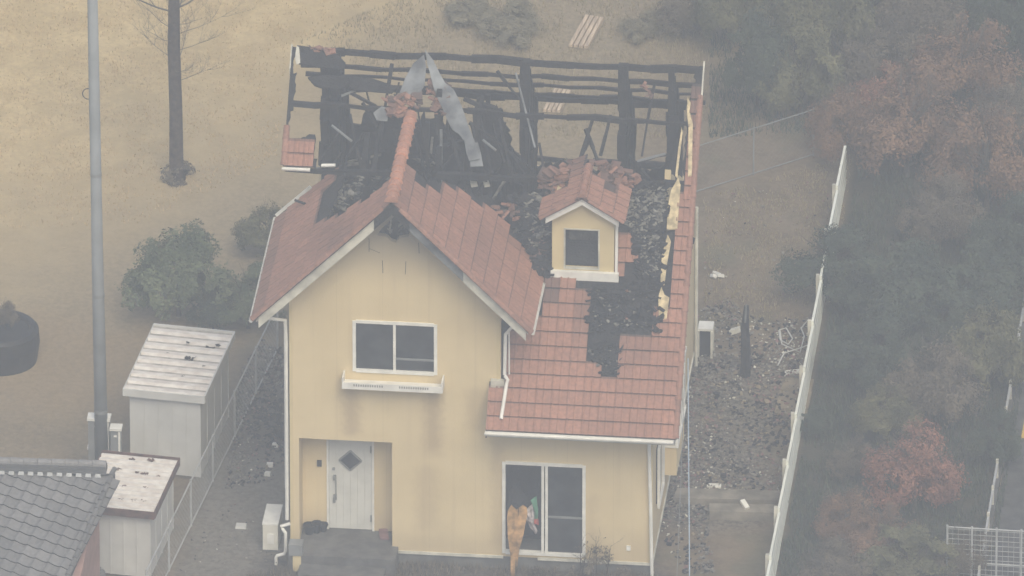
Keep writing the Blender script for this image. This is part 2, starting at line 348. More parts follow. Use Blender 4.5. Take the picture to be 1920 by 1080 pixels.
# ---------------- tiles
def tiles(mb, O, U, V, NN, ulen, vlen, keep, soot, tw=.30, te=.275, prof=None, gap_shade=.035):
    O, U, V, NN = map(Vector, (O, U, V, NN)); prof = prof or ((0,.026),(.07,.028),(.12,.008),(.42,.007),(.47,.020),(.53,.020),(.58,.007),(.93,.008),(1,.018))
    nu, nv = int(round(ulen/tw)), int(math.ceil(vlen/te))
    for j in range(nv):
        for i in range(nu):
            c = O + U*((i+.5)*tw) + V*((j+.5)*te)
            if not keep(c): continue
            px, py = proj(c); so = max(0, min(1, soot(px, py) + rnd(-.06, .06)))
            mb.tint = (so, rnd(.42, .62), 0)
            dz = rnd(-.002, .002); sk = rnd(-.002, .002)
            v0 = j*te; v1 = min(v0+te+.02, vlen+.02)
            lo, hi, bo = [], [], []
            for fu, h in prof:
                u = (i+fu*.985)*tw
                lo.append(O+U*(u+sk)+V*(v0)+NN*(h+.052+dz)); hi.append(O+U*u+V*v1+NN*(h+.012)); bo.append(O+U*(u+sk)+V*(v0)+NN*(.004))
            for k in range(len(prof)-1):
                f_ = min(.93, (te-gap_shade)/(v1-v0)); m0, m1 = lo[k].lerp(hi[k], f_), lo[k+1].lerp(hi[k+1], f_)
                mb.face([lo[k], lo[k+1], m1, m0]); tt = mb.tint; mb.tint = (min(1, tt[0]+.5), tt[1], 0); mb.face([m0, m1, hi[k+1], hi[k]]); mb.tint = tt  # dark strip paints the gap shadow just below the next course
            tt = mb.tint; mb.tint = (min(1, tt[0]+.55), tt[1], 0)  # front edges tinted dark for grime and the shadow at each step
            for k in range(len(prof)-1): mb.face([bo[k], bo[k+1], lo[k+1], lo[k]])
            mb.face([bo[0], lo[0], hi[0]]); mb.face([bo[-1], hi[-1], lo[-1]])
    mb.tint = (0, .5, 0)
def deck(mb, O, U, V, NN, ulen, vlen, keep, cell=.09, th=.03, jit=.03):
    O, U, V, NN = map(Vector, (O, U, V, NN)); nu, nv = int(ulen/cell)+1, int(vlen/cell)+1
    P = {}
    def pt(i, j):
        if (i, j) not in P:
            ju = 0 if i in (0, nu) else rnd(-jit, jit); jv = 0 if j in (0, nv) else rnd(-jit, jit)
            P[i, j] = (min(ulen, i*cell)+ju, min(vlen, j*cell)+jv)
        return P[i, j]
    cells = [(i, j) for i in range(nu) for j in range(nv) if keep(O+U*((i+.5)*cell)+V*((j+.5)*cell))]
    S = set(cells)
    def W3(p, h): return O+U*p[0]+V*p[1]+NN*h
    for (i, j) in cells:
        q = [pt(i,j), pt(i+1,j), pt(i+1,j+1), pt(i,j+1)]
        mb.face([W3(p, 0) for p in q]); mb.face([W3(p, -th) for p in q[::-1]])
        for (a, b, n_) in ((0,1,(i,j-1)), (1,2,(i+1,j)), (2,3,(i,j+1)), (3,0,(i-1,j))):
            if n_ not in S: mb.face([W3(q[a],-th), W3(q[b],-th), W3(q[b],0), W3(q[a],0)])
r2 = math.sqrt(.5)
# photo-surveyed limits of what survived on each slope
MAIN_T = [(905,815),(936,640),(985,610),(1003,520),(1040,526),(1092,527),(1098,560),(1097,598),(1116,622),(1115,640),(1090,650),(1088,685),(1127,690),(1127,708),(1168,708),(1172,655),(1160,640),(1165,624),(1212,622),(1228,592),(1244,580),(1252,520),(1258,470),(1252,415),(1262,380),(1280,352),(1325,345),(1275,830)]
MAIN_T2 = [(1150,432),(1192,440),(1190,480),(1168,505),(1203,513),(1203,531),(1165,533),(1150,522)]
MAIN_T3 = [(985,432),(1034,440),(1036,524),(1000,524)]
LEFT_T = [(518,318),(528,205),(541,210),(541,258),(585,262),(588,318)]
def soot_main(px, py):
    s = .12
    s += max(0, 1-abs(px-1150)/95)*max(0, 1-abs(py-600)/110)*.7
    if px > 1230: s += max(0, (480-py)/400)*.55
    if px < 1040 and py < 560: s += .55
    if py < 235: s += .2
    return s
NF = (0, -r2, r2); VF = (0, r2, r2)
mb = MB()
SL = (RY-OV)/r2
tiles(mb, (3.95, OV, s_main(OV)), (1,0,0), VF, NF, 7.70-3.95, SL, lambda c: any(inside(proj(c), p) for p in (MAIN_T, MAIN_T2, MAIN_T3)) and not (c.x < 4.83 and c.z < s_gr(c.x)-.02 and c.y > .9) and not (c.x < 4.12 and c.y > .0), soot_main, tw=.3125, te=.297, gap_shade=.025)
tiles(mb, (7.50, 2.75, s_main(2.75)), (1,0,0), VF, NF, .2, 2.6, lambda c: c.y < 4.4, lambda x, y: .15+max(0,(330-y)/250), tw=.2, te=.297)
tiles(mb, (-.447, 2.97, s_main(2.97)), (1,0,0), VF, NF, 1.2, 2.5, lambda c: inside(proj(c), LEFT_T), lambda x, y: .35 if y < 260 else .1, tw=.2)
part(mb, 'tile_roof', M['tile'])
MAIN_D = [(905,815),(936,640),(985,610),(1003,400),(1060,395),(1160,380),(1175,345),(1230,350),(1250,380),(1262,370),(1285,330),(1296,180),(1312,122),(1328,122),(1275,830)]
DARKHOLE = [(1118,548),(1150,540),(1205,545),(1218,575),(1200,600),(1150,606),(1122,590)]
mb = MB(); deck(mb, (3.95, OV, s_main(OV)), (1,0,0), VF, NF, 3.75, SL, lambda c: inside(proj(c), MAIN_D) and not inside(proj(c), DARKHOLE) and not (c.x < 4.12 and c.y > -.02) and not (c.x < 4.83 and c.z < s_gr(c.x)-.15 and c.y > .9))
LEFT_D = [(518,318),(533,160),(541,120),(549,84),(556,84),(549,190),(541,258),(590,255),(592,318)]
deck(mb, (-.447, 2.97, s_main(2.97)), (1,0,0), VF, NF, 1.6, 2.46, lambda c: inside(proj(c), LEFT_D), cell=.06, jit=.02)
part(mb, 'charred_deck', M['char'])
LOWP = ((0,.012),(.06,.013),(.12,.006),(.45,.005),(.5,.010),(.55,.005),(.93,.006),(1,.010))
# cross gable slopes
GR_T = [(733,374),(750,340),(762,318),(775,335),(793,352),(815,367),(822,362),(827,345),(837,353),(877,372),(883,383),(907,390),(927,395),(957,387),(972,375),(960,413),(980,437),(993,460),(1011,505),(1012,530),(994,626),(985,630),(728,384)]
GL_T = [(466,612),(514,408),(583,346),(642,311),(633,340),(617,353),(603,377),(595,413),(620,410),(647,397),(673,383),(700,370),(713,355),(730,343),(748,325),(740,395)]
def soot_gr(px, py):
    s = .08 + max(0, 1-abs(px-745)/60)*.15 + max(0, (400-py)/90)*.22
    if px > 955: s += max(0, (470-py)/90)*.5
    s += max(0, 1-math.hypot((px-900)/70, (py-470)/90))*.22
    return s
def soot_gl(px, py):
    s = .10 + max(0, 1-math.hypot((px-640)/70, (py-450)/70))*.32 + max(0, 1-abs((px-476-(600-py)*.22)/26))*.45
    return s + max(0, (350-py)/50)*.2
mb = MB(); NL = (-r2, 0, r2); NR = (r2, 0, r2); GSL = 2.73/r2
tiles(mb, (4.83, OV, 5.40), (0,1,0), (-r2,0,r2), NR, 5.1, GSL, lambda c: inside(proj(c), GR_T) and c.z > s_main(c.y)-.03, soot_gr, te=.35, prof=LOWP, gap_shade=.045)
tiles(mb, (-.63, OV, 5.40), (0,1,0), (r2,0,r2), NL, 4.8, GSL, lambda c: inside(proj(c), GL_T) and (c.x < .75 or c.z > s_main(c.y)-.8) and (c.x > .6 or c.y < 3.55), soot_gl, te=.35, prof=LOWP, gap_shade=.045)
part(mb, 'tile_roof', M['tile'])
GR_D = [(733,374),(752,338),(766,314),(800,338),(835,340),(885,365),(965,370),(985,430),(1000,450),(1014,510),(994,626),(985,630),(728,384)]
GL_D = [(466,612),(514,408),(583,346),(650,300),(640,345),(626,380),(610,417),(640,402),(700,372),(730,343),(752,320),(740,395)]
mb = MB()
deck(mb, (4.83, OV+.02, 5.40), (0,1,0), (-r2,0,r2), NR, 5.1, GSL, lambda c: inside(proj(c), GR_D) and c.z > s_main(c.y)-.1)
deck(mb, (-.63, OV+.02, 5.40), (0,1,0), (r2,0,r2), NL, 4.8, GSL, lambda c: inside(proj(c), GL_D) and (c.x < .75 or c.z > s_main(c.y)-.9) and (c.x > .6 or c.y < 3.55))
part(mb, 'charred_deck', M['char'])
# ridge caps and verge tiles
def caps(mb, p, q, r=.085, step=.24, so=.05, wob=0):
    p, q = Vector(p), Vector(q); L = (q-p).length; d = (q-p).normalized(); n = int(L/step); a = d.cross(Vector((0,0,1))).normalized(); up = a.cross(d).normalized()
    for i in range(n):
        mb.tint = (max(0, min(1, so+rnd(-.05, .12))), rnd(.3, .8), 0); c = p+d*(i*step)+Vector((rnd(-wob, wob), 0, rnd(-wob, wob))); rings = []
        for (t, rr) in ((0, r*1.12), (.05, r*1.12), (.06, r), (step+.03, r*.93)):
            rings.append([c+d*t+a*(math.cos(k*math.pi/6)*rr)+up*(math.sin(k*math.pi/6)*rr-.02) for k in range(7)])
        for A, B in zip(rings, rings[1:]):
            for k in range(6): mb.face([A[k], A[k+1], B[k+1], B[k]])
        mb.face(rings[0])
    mb.tint = (0, .5, 0)
mb = MB(); caps(mb, (GX, OV-.02, GH+.06), (GX, 2.95, GH+.06), r=.125, step=.26, wob=.01)
part(mb, 'ridge_cap', M['rtile'])
mb = MB()
for s_, x0 in ((1, -.63), (-1, 4.83)):                # gable verges, front edge
    caps(mb, (x0-.02*s_, OV+.02, 5.42), (GX, OV+.02, GH+.05), r=.075, step=.26, so=.3)
caps(mb, (7.68, OV, s_main(OV)+.03), (7.68, 4.25, s_main(4.25)+.03), r=.065, step=.26, so=.25)
caps(mb, (-.43, 2.97, s_main(2.97)+.03), (-.43, 3.7, s_main(3.7)+.03), r=.065, step=.26, so=.15)
part(mb, 'verge_tiles', M['tile'])
# barge boards, fascia
def barge(mb, P, Q, h, th):      # board below a sloping line in an xz plane
    P, Q = Vector(P), Vector(Q); dn = Vector((0,0,-h)); t = Vector((0,th,0))
    mb.hexa([P+dn, Q+dn, Q+dn+t, P+dn+t, P, Q, Q+t, P+t])
mb = MB(); y0 = OV+.06
barge(mb, (-.53, y0, 5.44), (GX-.35, y0, GH-.41), .235, .05)
part(mb, 'barge_board', M['offwhite'])
mb = MB(); barge(mb, (GX+.35, y0, GH-.41), (3.5, y0, 6.67), .22, .05); part(mb, 'barge_board', M['zinc'])
mb = MB(); barge(mb, (3.5, y0, 6.67), (4.73, y0, 5.44), .235, .05); part(mb, 'barge_board', M['offwhite'])
mb = MB(); barge(mb, (GX-.35, y0, GH-.41), (GX, y0, GH-.06), .22, .05); barge(mb, (GX, y0, GH-.06), (GX+.35, y0, GH-.41), .22, .05); part(mb, 'charred_barge_board', M['char'])
mb = MB()                                              # soffits
mb.hexa([(-.58,OV+.12,5.30),(0,OV+.12,5.87),(0,3.4,5.87),(-.58,3.4,5.30),(-.58,OV+.12,5.33),(0,OV+.12,5.90),(0,3.4,5.90),(-.58,3.4,5.33)])
mb.hexa([(4.17,OV+.12,5.92),(4.77,OV+.12,5.31),(4.77,1.3,5.31),(4.17,1.3,5.92),(4.17,OV+.12,5.95),(4.77,OV+.12,5.34),(4.77,1.3,5.34),(4.17,1.3,5.95)])
mb.hexa([(0,OV+.12,5.86),(GX,OV+.12,7.96),(GX,-.01,7.96),(0,-.01,5.86),(0,OV+.12,5.89),(GX,OV+.12,7.99),(GX,-.01,7.99),(0,-.01,5.89)])
mb.hexa([(GX,OV+.12,7.96),(4.17,OV+.12,5.89),(4.17,-.01,5.89),(GX,-.01,7.96),(GX,OV+.12,7.99),(4.17,OV+.12,5.92),(4.17,-.01,5.92),(GX,-.01,7.99)])
part(mb, 'soffit', M['offwhite'])
mb = MB()                                              # soffit of main eave and right verge
mb.box(3.97, 7.66, OV+.08, -.03, 3.02, 3.05)
mb.hexa([(W+.01,OV+.1,3.05),(7.64,OV+.1,3.05),(7.64,1.5,5.28),(W+.01,1.5,5.28),(W+.01,OV+.1,3.08),(7.64,OV+.1,3.08),(7.64,1.5,5.31),(W+.01,1.5,5.31)])
part(mb, 'soffit', M['offwhite'])
def slope_board(mb, x, ya, yb, h=.16, th=.03, dz=-.02):
    P = Vector((x, ya, s_main(ya)+dz)); Q = Vector((x, yb, s_main(yb)+dz)); dn = Vector((0,0,-h)); t = Vector((th,0,0))
    mb.hexa([P+dn, P+dn+t, Q+dn+t, Q+dn, P, P+t, Q+t, Q])
mb = MB(); slope_board(mb, 7.70, OV, .45, .17); slope_board(mb, 7.70, .9, 2.35, .07, .02); slope_board(mb, 7.70, 2.75, 3.0, .05, .02); part(mb, 'verge_board', M['white'])
mb = MB(); slope_board(mb, 7.70, 4.0, 4.75, .10, .03, .05); part(mb, 'verge_board', M['offwhite'])
mb = MB(); slope_board(mb, -.47, 4.4, 4.75, .16, .03, .0); part(mb, 'verge_board', M['offwhite'])
# gutters
def gutter(mb, p, q, r=.06):
    p, q = Vector(p), Vector(q); d = (q-p).normalized(); a = d.cross(Vector((0,0,1))).normalized(); A, B = [], []
    for rr, rev in ((r, 0), (r-.012, 1)):
        ks = range(9) if not rev else range(8, -1, -1)
        for k in ks:
            t = math.pi+math.pi*k/8; o = a*math.cos(t)*rr+Vector((0,0,math.sin(t)*rr)); A.append(p+o); B.append(q+o)
    n = len(A)
    for k in range(n): mb.face([A[k], A[(k+1)%n], B[(k+1)%n], B[k]])
    mb.face(A[:9]); mb.face(B[:9])
for nm, p, q in (('gutter', (3.93,OV-.07,3.19), (7.66,OV-.07,3.19)), ('gutter', (-.67,OV-.02,5.40), (-.67,3.6,5.40)), ('gutter', (4.87,OV+.02,5.40), (4.87,1.42,5.40)), ('gutter', (-.46,2.90,6.88), (.10,2.90,6.88)), ('gutter', (.32,2.92,6.98), (.60,2.92,7.0))):
    mb = MB(); gutter(mb, p, q, .065 if q[0] > 7 else .04 if q[0] < 5 and abs(p[1]-q[1]) > 1 else .05); part(mb, nm, M['white'])
mb = MB(); mb.bar((-.66,3.6,5.44), (.03,3.6,6.12), .03, .06); part(mb, 'verge_board', M['white'])
# downpipes
def pipe(pts, r=.033, m='white'):
    mb = MB(); mb.tube(pts, r, 8); return part(mb, 'downpipe', M[m])
pipe([(-.60,-.35,5.30),(-.22,-.30,5.22),(-.07,-.10,5.1),(-.06,-.05,4.6),(-.06,-.05,1.0),(-.06,-.06,.62)], .036)
pipe([(-.13,.35,4.6),(-.13,.35,1.1)], .018)
pipe([(.02,-.22,.62),(-.16,-.24,.56),(-.12,-.25,.50),(-.07,-.25,.42),(-.07,-.25,.02)], .034)
pipe([(-.07,-.25,.02),(-.10,-.25,-.05),(-.24,-.25,-.10),(-.26,-.25,-.14),(-.26,-.25,GZ)], .034)
pipe([(4.80,-.45,5.30),(4.40,-.12,5.2),(4.27,-.06,5.0),(4.25,-.06,4.1)], .036)
pipe([(4.34,-.06,5.1),(4.34,-.03,4.1)], .016)
pipe([(4.26,-.07,4.08),(4.32,-.12,4.02),(4.30,-.15,3.95),(4.24,-.62,3.42)], .036)
pipe([(7.14,-.62,3.10),(7.14,-.10,2.98),(7.10,-.07,2.8),(7.14,-.07,1.2),(7.17,-.07,GZ)], .036)
c0 = on(1305, 675, (1,0,0), 7.22); pipe([(7.22, c0.y, 3.35), (7.22, c0.y, GZ)], .034, 'offwhite')
mb = MB(); mb.box(3.98, 4.25, -.10, -.005, 3.86, 3.98); mb.box(3.97, 4.17, -.115, -.003, 3.81, 3.85); part(mb, 'rainwater_box', M['offwhite'])
mb = MB(); mb.box(3.94, 3.965, OV, -.0, 3.03, 3.06)
mb.face([(3.945,OV,3.12),(3.945,-.01,3.12),(3.945,-.01,3.86),(3.945,OV,3.16)]); part(mb, 'roof_end_board', M['rust'])

# windows on the front
def window(name, x0, x1, z0, z1, y, mid, rails=(), pane_y=.03, fw=.045, open_left=False, wm='white'):
    f = MB(); f.box(x0-.02, x0+fw, y, y+.10, z0, z1); f.box(x1-fw, x1+.02, y, y+.10, z0, z1); f.box(x0+fw, x1-fw, y, y+.10, z1-fw, z1+.02); f.box(x0+fw, x1-fw, y, y+.10, z0-.02, z0+fw)
    for m_ in mid: f.box(m_-.026, m_+.026, y+.012, y+.075, z0+fw, z1-fw)
    o = part(f, name, M[wm])
    for (a, b, z) in rails:
        r_ = MB(); r_.box(a, b, y+.03, y+.062, z-.018, z+.018); sub(r_, 'sash_rail', M['metal'], o).location -= o.location*0
    return o
def adopt(child_mb, name, m, parent):
    o = child_mb.build(name, m); o.parent = parent; o.matrix_parent_inverse = Matrix.Identity(4); o.location = Vector((0,0,0)); return o
wf = window('window_frame', 1.27, 2.90, 4.0, 5.12, -.03, (2.075,), ((2.10, 2.85, 4.30),))
for a, b in ((1.315, 2.05), (2.10, 2.855)):
    p_ = MB(); p_.box(a, b, .025, .032, 4.045, 5.075); adopt(p_, 'pane', M['glass'], wf)
mb = MB(); mb.box(1.30, 2.88, .5, .52, 3.2, 5.5); part(mb, 'room_wall', M['char'])
for pts in (((692,446),(692,472)), ((693,466),(712,474)), ((717,488),(718,512)), ((761,490),(760,514)), ((785,455),(786,475))):
    a, b = at_y(*pts[0], 0), at_y(*pts[1], 0); mb = MB(); mb.bar((a.x,-.002,a.z), (b.x,-.002,b.z), .012, .004); part(mb, 'wall_crack', M['char'])
# flower shelf
mb = MB(); mb.box(1.10, 3.03, -.30, -.001, 3.77, 3.80); mb.box(1.10, 3.03, -.33, -.30, 3.76, 3.90); mb.box(1.07, 1.10, -.33, -.001, 3.76, 4.0); mb.box(3.03, 3.06, -.33, -.001, 3.76, 4.0)
sh = part(mb, 'window_shelf', M['white'])
mb = MB()
for x0, n in ((1.30, 13), (2.20, 13)):
    mb = MB()
    for i in range(n): mb.box(x0+i*.046, x0+i*.046+.024, -.336, -.331, 3.83, 3.875)
    adopt(mb, 'shelf_grille', M['metal'], sh)
wf2 = window('sliding_window', 4.22, 5.83, .09, 2.13, -.035, (5.00, 5.075), ((5.10, 5.78, .93),))
p_ = MB(); p_.box(5.10, 5.785, .025, .032, .14, 2.08); adopt(p_, 'pane', M['glass'], wf2)
mb = MB()
for i in range(18):
    x = 5.10+i*.04; mb.box(x, x+.03, .20+.02*(i%2), .215+.02*(i%2), .14, 2.1)
adopt(mb, 'curtain', M['curtain'], wf2)
mb = MB(); mb.box(4.1, 5.95, 1.6, 1.65, .05, 2.6); part(mb, 'room_wall', M['char'])
# porch and door
mb = MB(); mb.box(.02, 2.14, -.55, .72, GZ, .10); part(mb, 'porch_floor', M['conc'])
mb = MB(); mb.box(.25, 1.95, -1.0, -.551, GZ, -.08); part(mb, 'porch_step', M['conc'])
mb = MB(); mb.box(.66, .70, .57, .64, .1, 2.18); mb.box(1.56, 1.60, .57, .64, .1, 2.18); mb.box(.66, 1.60, .57, .64, 2.18, 2.22); fr = part(mb, 'door_frame', M['white'])
mb = MB()
for i in range(6):
    x0 = .705+i*.142; mb.box(x0, x0+.137, .595, .63, .12, 2.175)
mb.box(.705, 1.555, .61, .64, .12, 2.175)
dr = part(mb, 'front_door', M['door'])
mb = MB(); cx, cz, d_ = 1.13, 1.66, .19
mb.plate([[(cx-d_,cz),(cx,cz-d_),(cx+d_,cz),(cx,cz+d_)]], lambda x, z: (x, .575, z), .018, (0,1,0)); adopt(mb, 'diamond_window', M['glass'], dr)
mb = MB(); q = d_+.03
for a, b in (((cx-q,cz),(cx,cz-q)), ((cx,cz-q),(cx+q,cz)), ((cx+q,cz),(cx,cz+q)), ((cx,cz+q),(cx-q,cz))): mb.bar((a[0],.58,a[1]), (b[0],.58,b[1]), .03, .03)
adopt(mb, 'diamond_frame', M['metal'], dr)
mb = MB(); mb.box(.79, .85, .545, .594, 1.22, 1.32); mb.box(.79, .86, .545, .594, .78, .88); mb.tube([(.84,.53,1.28),(.85,.51,1.2),(.85,.51,.9),(.84,.53,.82)], .014, 6); mb.box(.78, .83, .565, .594, .70, .80); adopt(mb, 'door_handle', M['metal'], dr)
mb = MB(); mb.tube([(.80,.60,1.46),(.80,.56,1.46)], .03, 10); adopt(mb, 'lock', M['metal'], dr)
for zz in (1.85, .3):
    mb = MB(); mb.box(1.52, 1.55, .58, .594, zz, zz+.15); adopt(mb, 'hinge', M['metal'], dr)
mb = MB(); mb.box(.47, .56, .565, .60, 1.50, 1.63); part(mb, 'intercom', M['black'])
mb = MB(); mb.tube([(.38,.5,2.42),(.38,.5,2.36),(.38,.5,2.28)], [.05,.07,.06], 12); part(mb, 'porch_lamp', M['white'])
mb = MB(); mb.box(6.66, 6.74, -.03, -.001, .28, .38); part(mb, 'wall_vent', M['white'])

# dormer
dx0, dx1, dy, dz0 = 5.02, 6.24, 1.60, 5.52; dcx = (dx0+dx1)/2; ez, pz = 6.80, 7.36
mb = MB()
def dslope(x): return pz - .10 - abs(x-dcx)*.62
mb.plate([[(dx0,dz0-.1),(dx1,dz0-.1),(dx1,dslope(dx1)),(dcx,pz-.1),(dx0,dslope(dx0))], [(5.27,5.66),(5.94,5.66),(5.94,6.52),(5.27,6.52)]], lambda x, z: (x, dy, z), .1, (0,1,0))
for x in (dx0, dx1-.08): mb.hexa([(x,dy+.1,dz0-.1),(x+.08,dy+.1,dz0-.1),(x+.08,2.9,6.7),(x,2.9,6.7),(x,dy+.1,dslope(x)),(x+.08,dy+.1,dslope(x)),(x+.08,2.9,dslope(x)),(x,2.9,dslope(x))])
dorm = part(mb, 'dormer', M['cream2'])
mb = MB()
for s_ in (-1, 1):
    ang = math.atan(.62); U = Vector((0,1,0)); V = Vector((-s_*math.cos(ang), 0, math.sin(ang))); Nn = Vector((s_*math.sin(ang), 0, math.cos(ang)))
    ex = dcx + s_*.83; L = .83/math.cos(ang)
    DT = [(1005,420),(1020,368),(1058,360),(1063,330),(1078,300),(1104,298),(1124,338),(1140,358),(1176,355),(1170,425),(1090,392)]
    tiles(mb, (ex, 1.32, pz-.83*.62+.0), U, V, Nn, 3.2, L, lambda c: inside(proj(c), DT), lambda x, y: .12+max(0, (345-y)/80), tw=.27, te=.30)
    mb.tint = (.85, .5, 0)
    for k_ in range(24):
        y = 1.34+k_*.05
        c = Vector((ex,y,pz-.83*.62))
        if inside(proj(c+V*.1), DT): mb.hexa([c-Nn*.03, c-Nn*.03+U*.05, c+V*L-Nn*.03+U*.05, c+V*L-Nn*.03, c, c+U*.05, c+V*L+U*.05, c+V*L])
    mb.tint = (0, .5, 0)
    caps(mb, (ex, 1.34, pz-.83*.62+.03), (dcx, 1.34, pz+.04), r=.055, step=.2, so=.25)
caps(mb, (dcx, 1.30, pz+.05), (dcx, 2.75, pz+.05), r=.07, step=.22, so=.1)
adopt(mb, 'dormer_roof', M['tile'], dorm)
mb = MB()
for s_ in (-1, 1): 
    P = Vector((dcx+s_*.72, 1.40, pz-.72*.62-.02)); Q = Vector((dcx, 1.40, pz-.02)); barge(mb, P, Q, .17, .04)
mb.hexa([(dcx-.72,1.44,6.78),(dcx-.5,1.44,6.92),(dcx-.5,1.6,6.92),(dcx-.72,1.6,6.78),(dcx-.72,1.44,6.80),(dcx-.5,1.44,6.94),(dcx-.5,1.6,6.94),(dcx-.72,1.6,6.80)])
adopt(mb, 'dormer_barge_board', M['white'], dorm)
mb = MB(); mb.box(dx0-.02, dx1+.10, dy-.09, dy-.001, dz0-.10, dz0+.09); mb.bar((dx1+.05, dy-.02, dz0), (dx1+.05, dy+.1, 6.68), .05, .05); adopt(mb, 'dormer_sill', M['white'], dorm)
mb = MB(); y = dy-.02
mb.box(5.25,5.28,y,y+.08,5.64,6.54); mb.box(5.93,5.96,y,y+.08,5.64,6.54); mb.box(5.28,5.93,y,y+.08,6.515,6.54); mb.box(5.28,5.93,y,y+.08,5.64,5.665)
adopt(mb, 'dormer_window_frame', M['offwhite'], dorm)
mb = MB(); mb.box(5.30, 5.91, dy+.5, dy+.52, 5.2, 6.6); adopt(mb, 'charred_room_back', M['scorch'], dorm)

# bay window on the right wall
mb = MB(); mb.box(W+.002, 7.42, 2.4, 4.0, .68, 1.32); bay = part(mb, 'bay_window', M['cream'])
mb = MB(); mb.box(W+.002, 7.46, 2.36, 4.04, 1.32, 1.38); mb.box(W+.002, 7.46, 2.36, 4.04, 2.62, 2.72); mb.box(7.39,7.44,2.40,2.46,1.38,2.62); mb.box(7.39,7.44,3.94,4.0,1.38,2.62); mb.box(7.39,7.44,3.18,3.24,1.38,2.62); adopt(mb, 'frame', M['white'], bay)
mb = MB(); mb.box(W+.002, 7.40, 2.42, 3.98, 1.38, 2.62); adopt(mb, 'pane', M['glass'], bay)
for zz, yy in ((1.4, .8),):
    mb = MB(); mb.box(W+.002, W+.03, yy, yy+.9, .9, 2.1); part(mb, 'side_window', M['glass'])
mb = MB(); mb.bar((W+.06,.75,2.15),(W+.06,1.75,2.15),.05,.05); mb.bar((W+.06,.75,.85),(W+.06,1.75,.85),.05,.05); mb.bar((W+.06,.75,.85),(W+.06,.75,2.15),.05); mb.bar((W+.06,1.75,.85),(W+.06,1.75,2.15),.05); part(mb, 'side_window_frame', M['white'])
# broken cream boards at right edge of roof
def rp(px, py, dz=.0):          # point on the main front slope, raised dz
    return on(px, py, (0, -1, 1), 3.92+dz)
for pts in (((1289,185),(1295,195),(1293,212),(1299,235),(1297,330),(1290,332),(1291,240),(1288,215)), ((1258,360),(1272,335),(1276,350),(1270,430),(1250,432),(1252,390)), ((1266,330),(1272,280),(1278,240),(1280,250),(1274,300),(1270,335)), ((1252,442),(1258,455),(1250,500),(1246,535),(1238,535),(1241,480)), ((1240,540),(1246,555),(1255,560),(1250,598),(1236,600),(1234,560))):
    mb = MB(); P = [rp(*p, .07) for p in pts]; mb.plate([[(p.x, p.y) for p in P]], lambda x, y: (x, y, s_main(y)+.07), .03, (0,0,1)); part(mb, 'broken_wall_board', M['creamin'])

# ---------------- charred frame
def ch(name, *bars):
    mb = MB()
    for b in bars:
        p, q, w_ = Vector(b[0]), Vector(b[1]), b[2]; n = max(2, int((q-p).length/.5)); prev = p
        h_ = b[3] if len(b) > 3 else w_
        for i in range(1, n+1):
            nx = p+(q-p)*(i/n) + (Vector((rnd(-.02,.02),rnd(-.02,.02),rnd(-.03,.03))) if i < n else Vector())
            f = rnd(.6, 1.12); mb.bar(prev, nx+(nx-prev).normalized()*.015, w_*f, h_*f); prev = nx
    return part(mb, name, M['char'])
ch('ridge_beam', ((-.42,RY,RZ-.06),(7.66,RY,RZ-.10),.11,.13))
for d_, w_, x0, x1 in ((.66,.09,-.35,7.6), (1.05,.07,-.3,7.6), (1.45,.07,-.2,7.6), (1.62,.13,0,7.2)):
    ch('purlin', ((x0,RY+d_,s_back(RY+d_)-.08),(x1,RY+d_,s_back(RY+d_)-.12),w_))
ch('purlin', ((-.42,3.92,s_main(3.92)-.05),(7.6,3.92,s_main(3.92)-.08),.10))
ch('purlin', ((2.6,2.98,6.83),(7.6,3.02,6.86),.12))
ch('purlin', ((-.4,3.02,6.80),(2.3,3.02,6.82),.09))
ch('purlin', ((3.0,2.2,6.0),(5.0,2.2,5.95),.10))
ch('eave_beam', ((.1,8.8,4.25),(7.1,8.8,4.2),.12))
for xk, solid in ((.20,1), (.42,1), (4.18,0), (6.12,1), (7.07,1)):
    bs = []
    for yy in (RY, RY+.45, RY+.9, RY+1.25, 6.3):
        bs.append(((xk,yy,min(s_back(yy)-.05, 8.6)), (xk,yy,3.0), .19 if yy in (RY, 6.3) else .12))
    bs.append(((xk,RY,7.3),(xk,6.3,6.2),.09)); bs.append(((xk,RY,5.6),(xk,6.3,5.6),.1))
    for b in bs: ch('post' if b[0][0] == b[1][0] and b[0][1] == b[1][1] else 'brace', b)
    if solid:
        mb = MB(); mb.plate([jag([(RY+.1,3.0),(6.25,3.0),(6.25,6.7),(5.95,6.95),(5.7,6.8),(5.5,7.4),(5.3,7.2),(5.1,7.9),(4.95,7.6),(RY+.1,7.9)], .06, .1, 6)], lambda y, z: (xk-.02, y, z), .05, (1,0,0)); part(mb, 'charred_panel', M['char'])
for xk, y0, zt in ((1.12,3.9,7.2), (2.55,4.0,8.2), (3.35,3.2,6.6), (3.62,3.2,6.7), (1.0,3.0,6.7), (2.9,4.6,7.2), (3.35,5.6,7.3), (3.6,5.4,7.1), (3.2,5.2,7.3), (5.0,3.0,6.8), (7.0,3.0,6.8), (1.75,3.2,6.8), (2.35,3.6,7.7), (2.48,4.3,8.3), (2.62,3.3,7.3), (2.75,4.1,7.9), (4.0,3.6,7.2), (4.25,3.9,7.5)):
    ch('post', ((xk,y0,zt),(xk+rnd(-.04,.04),y0+rnd(-.05,.05),4.4),rnd(.09,.14)))
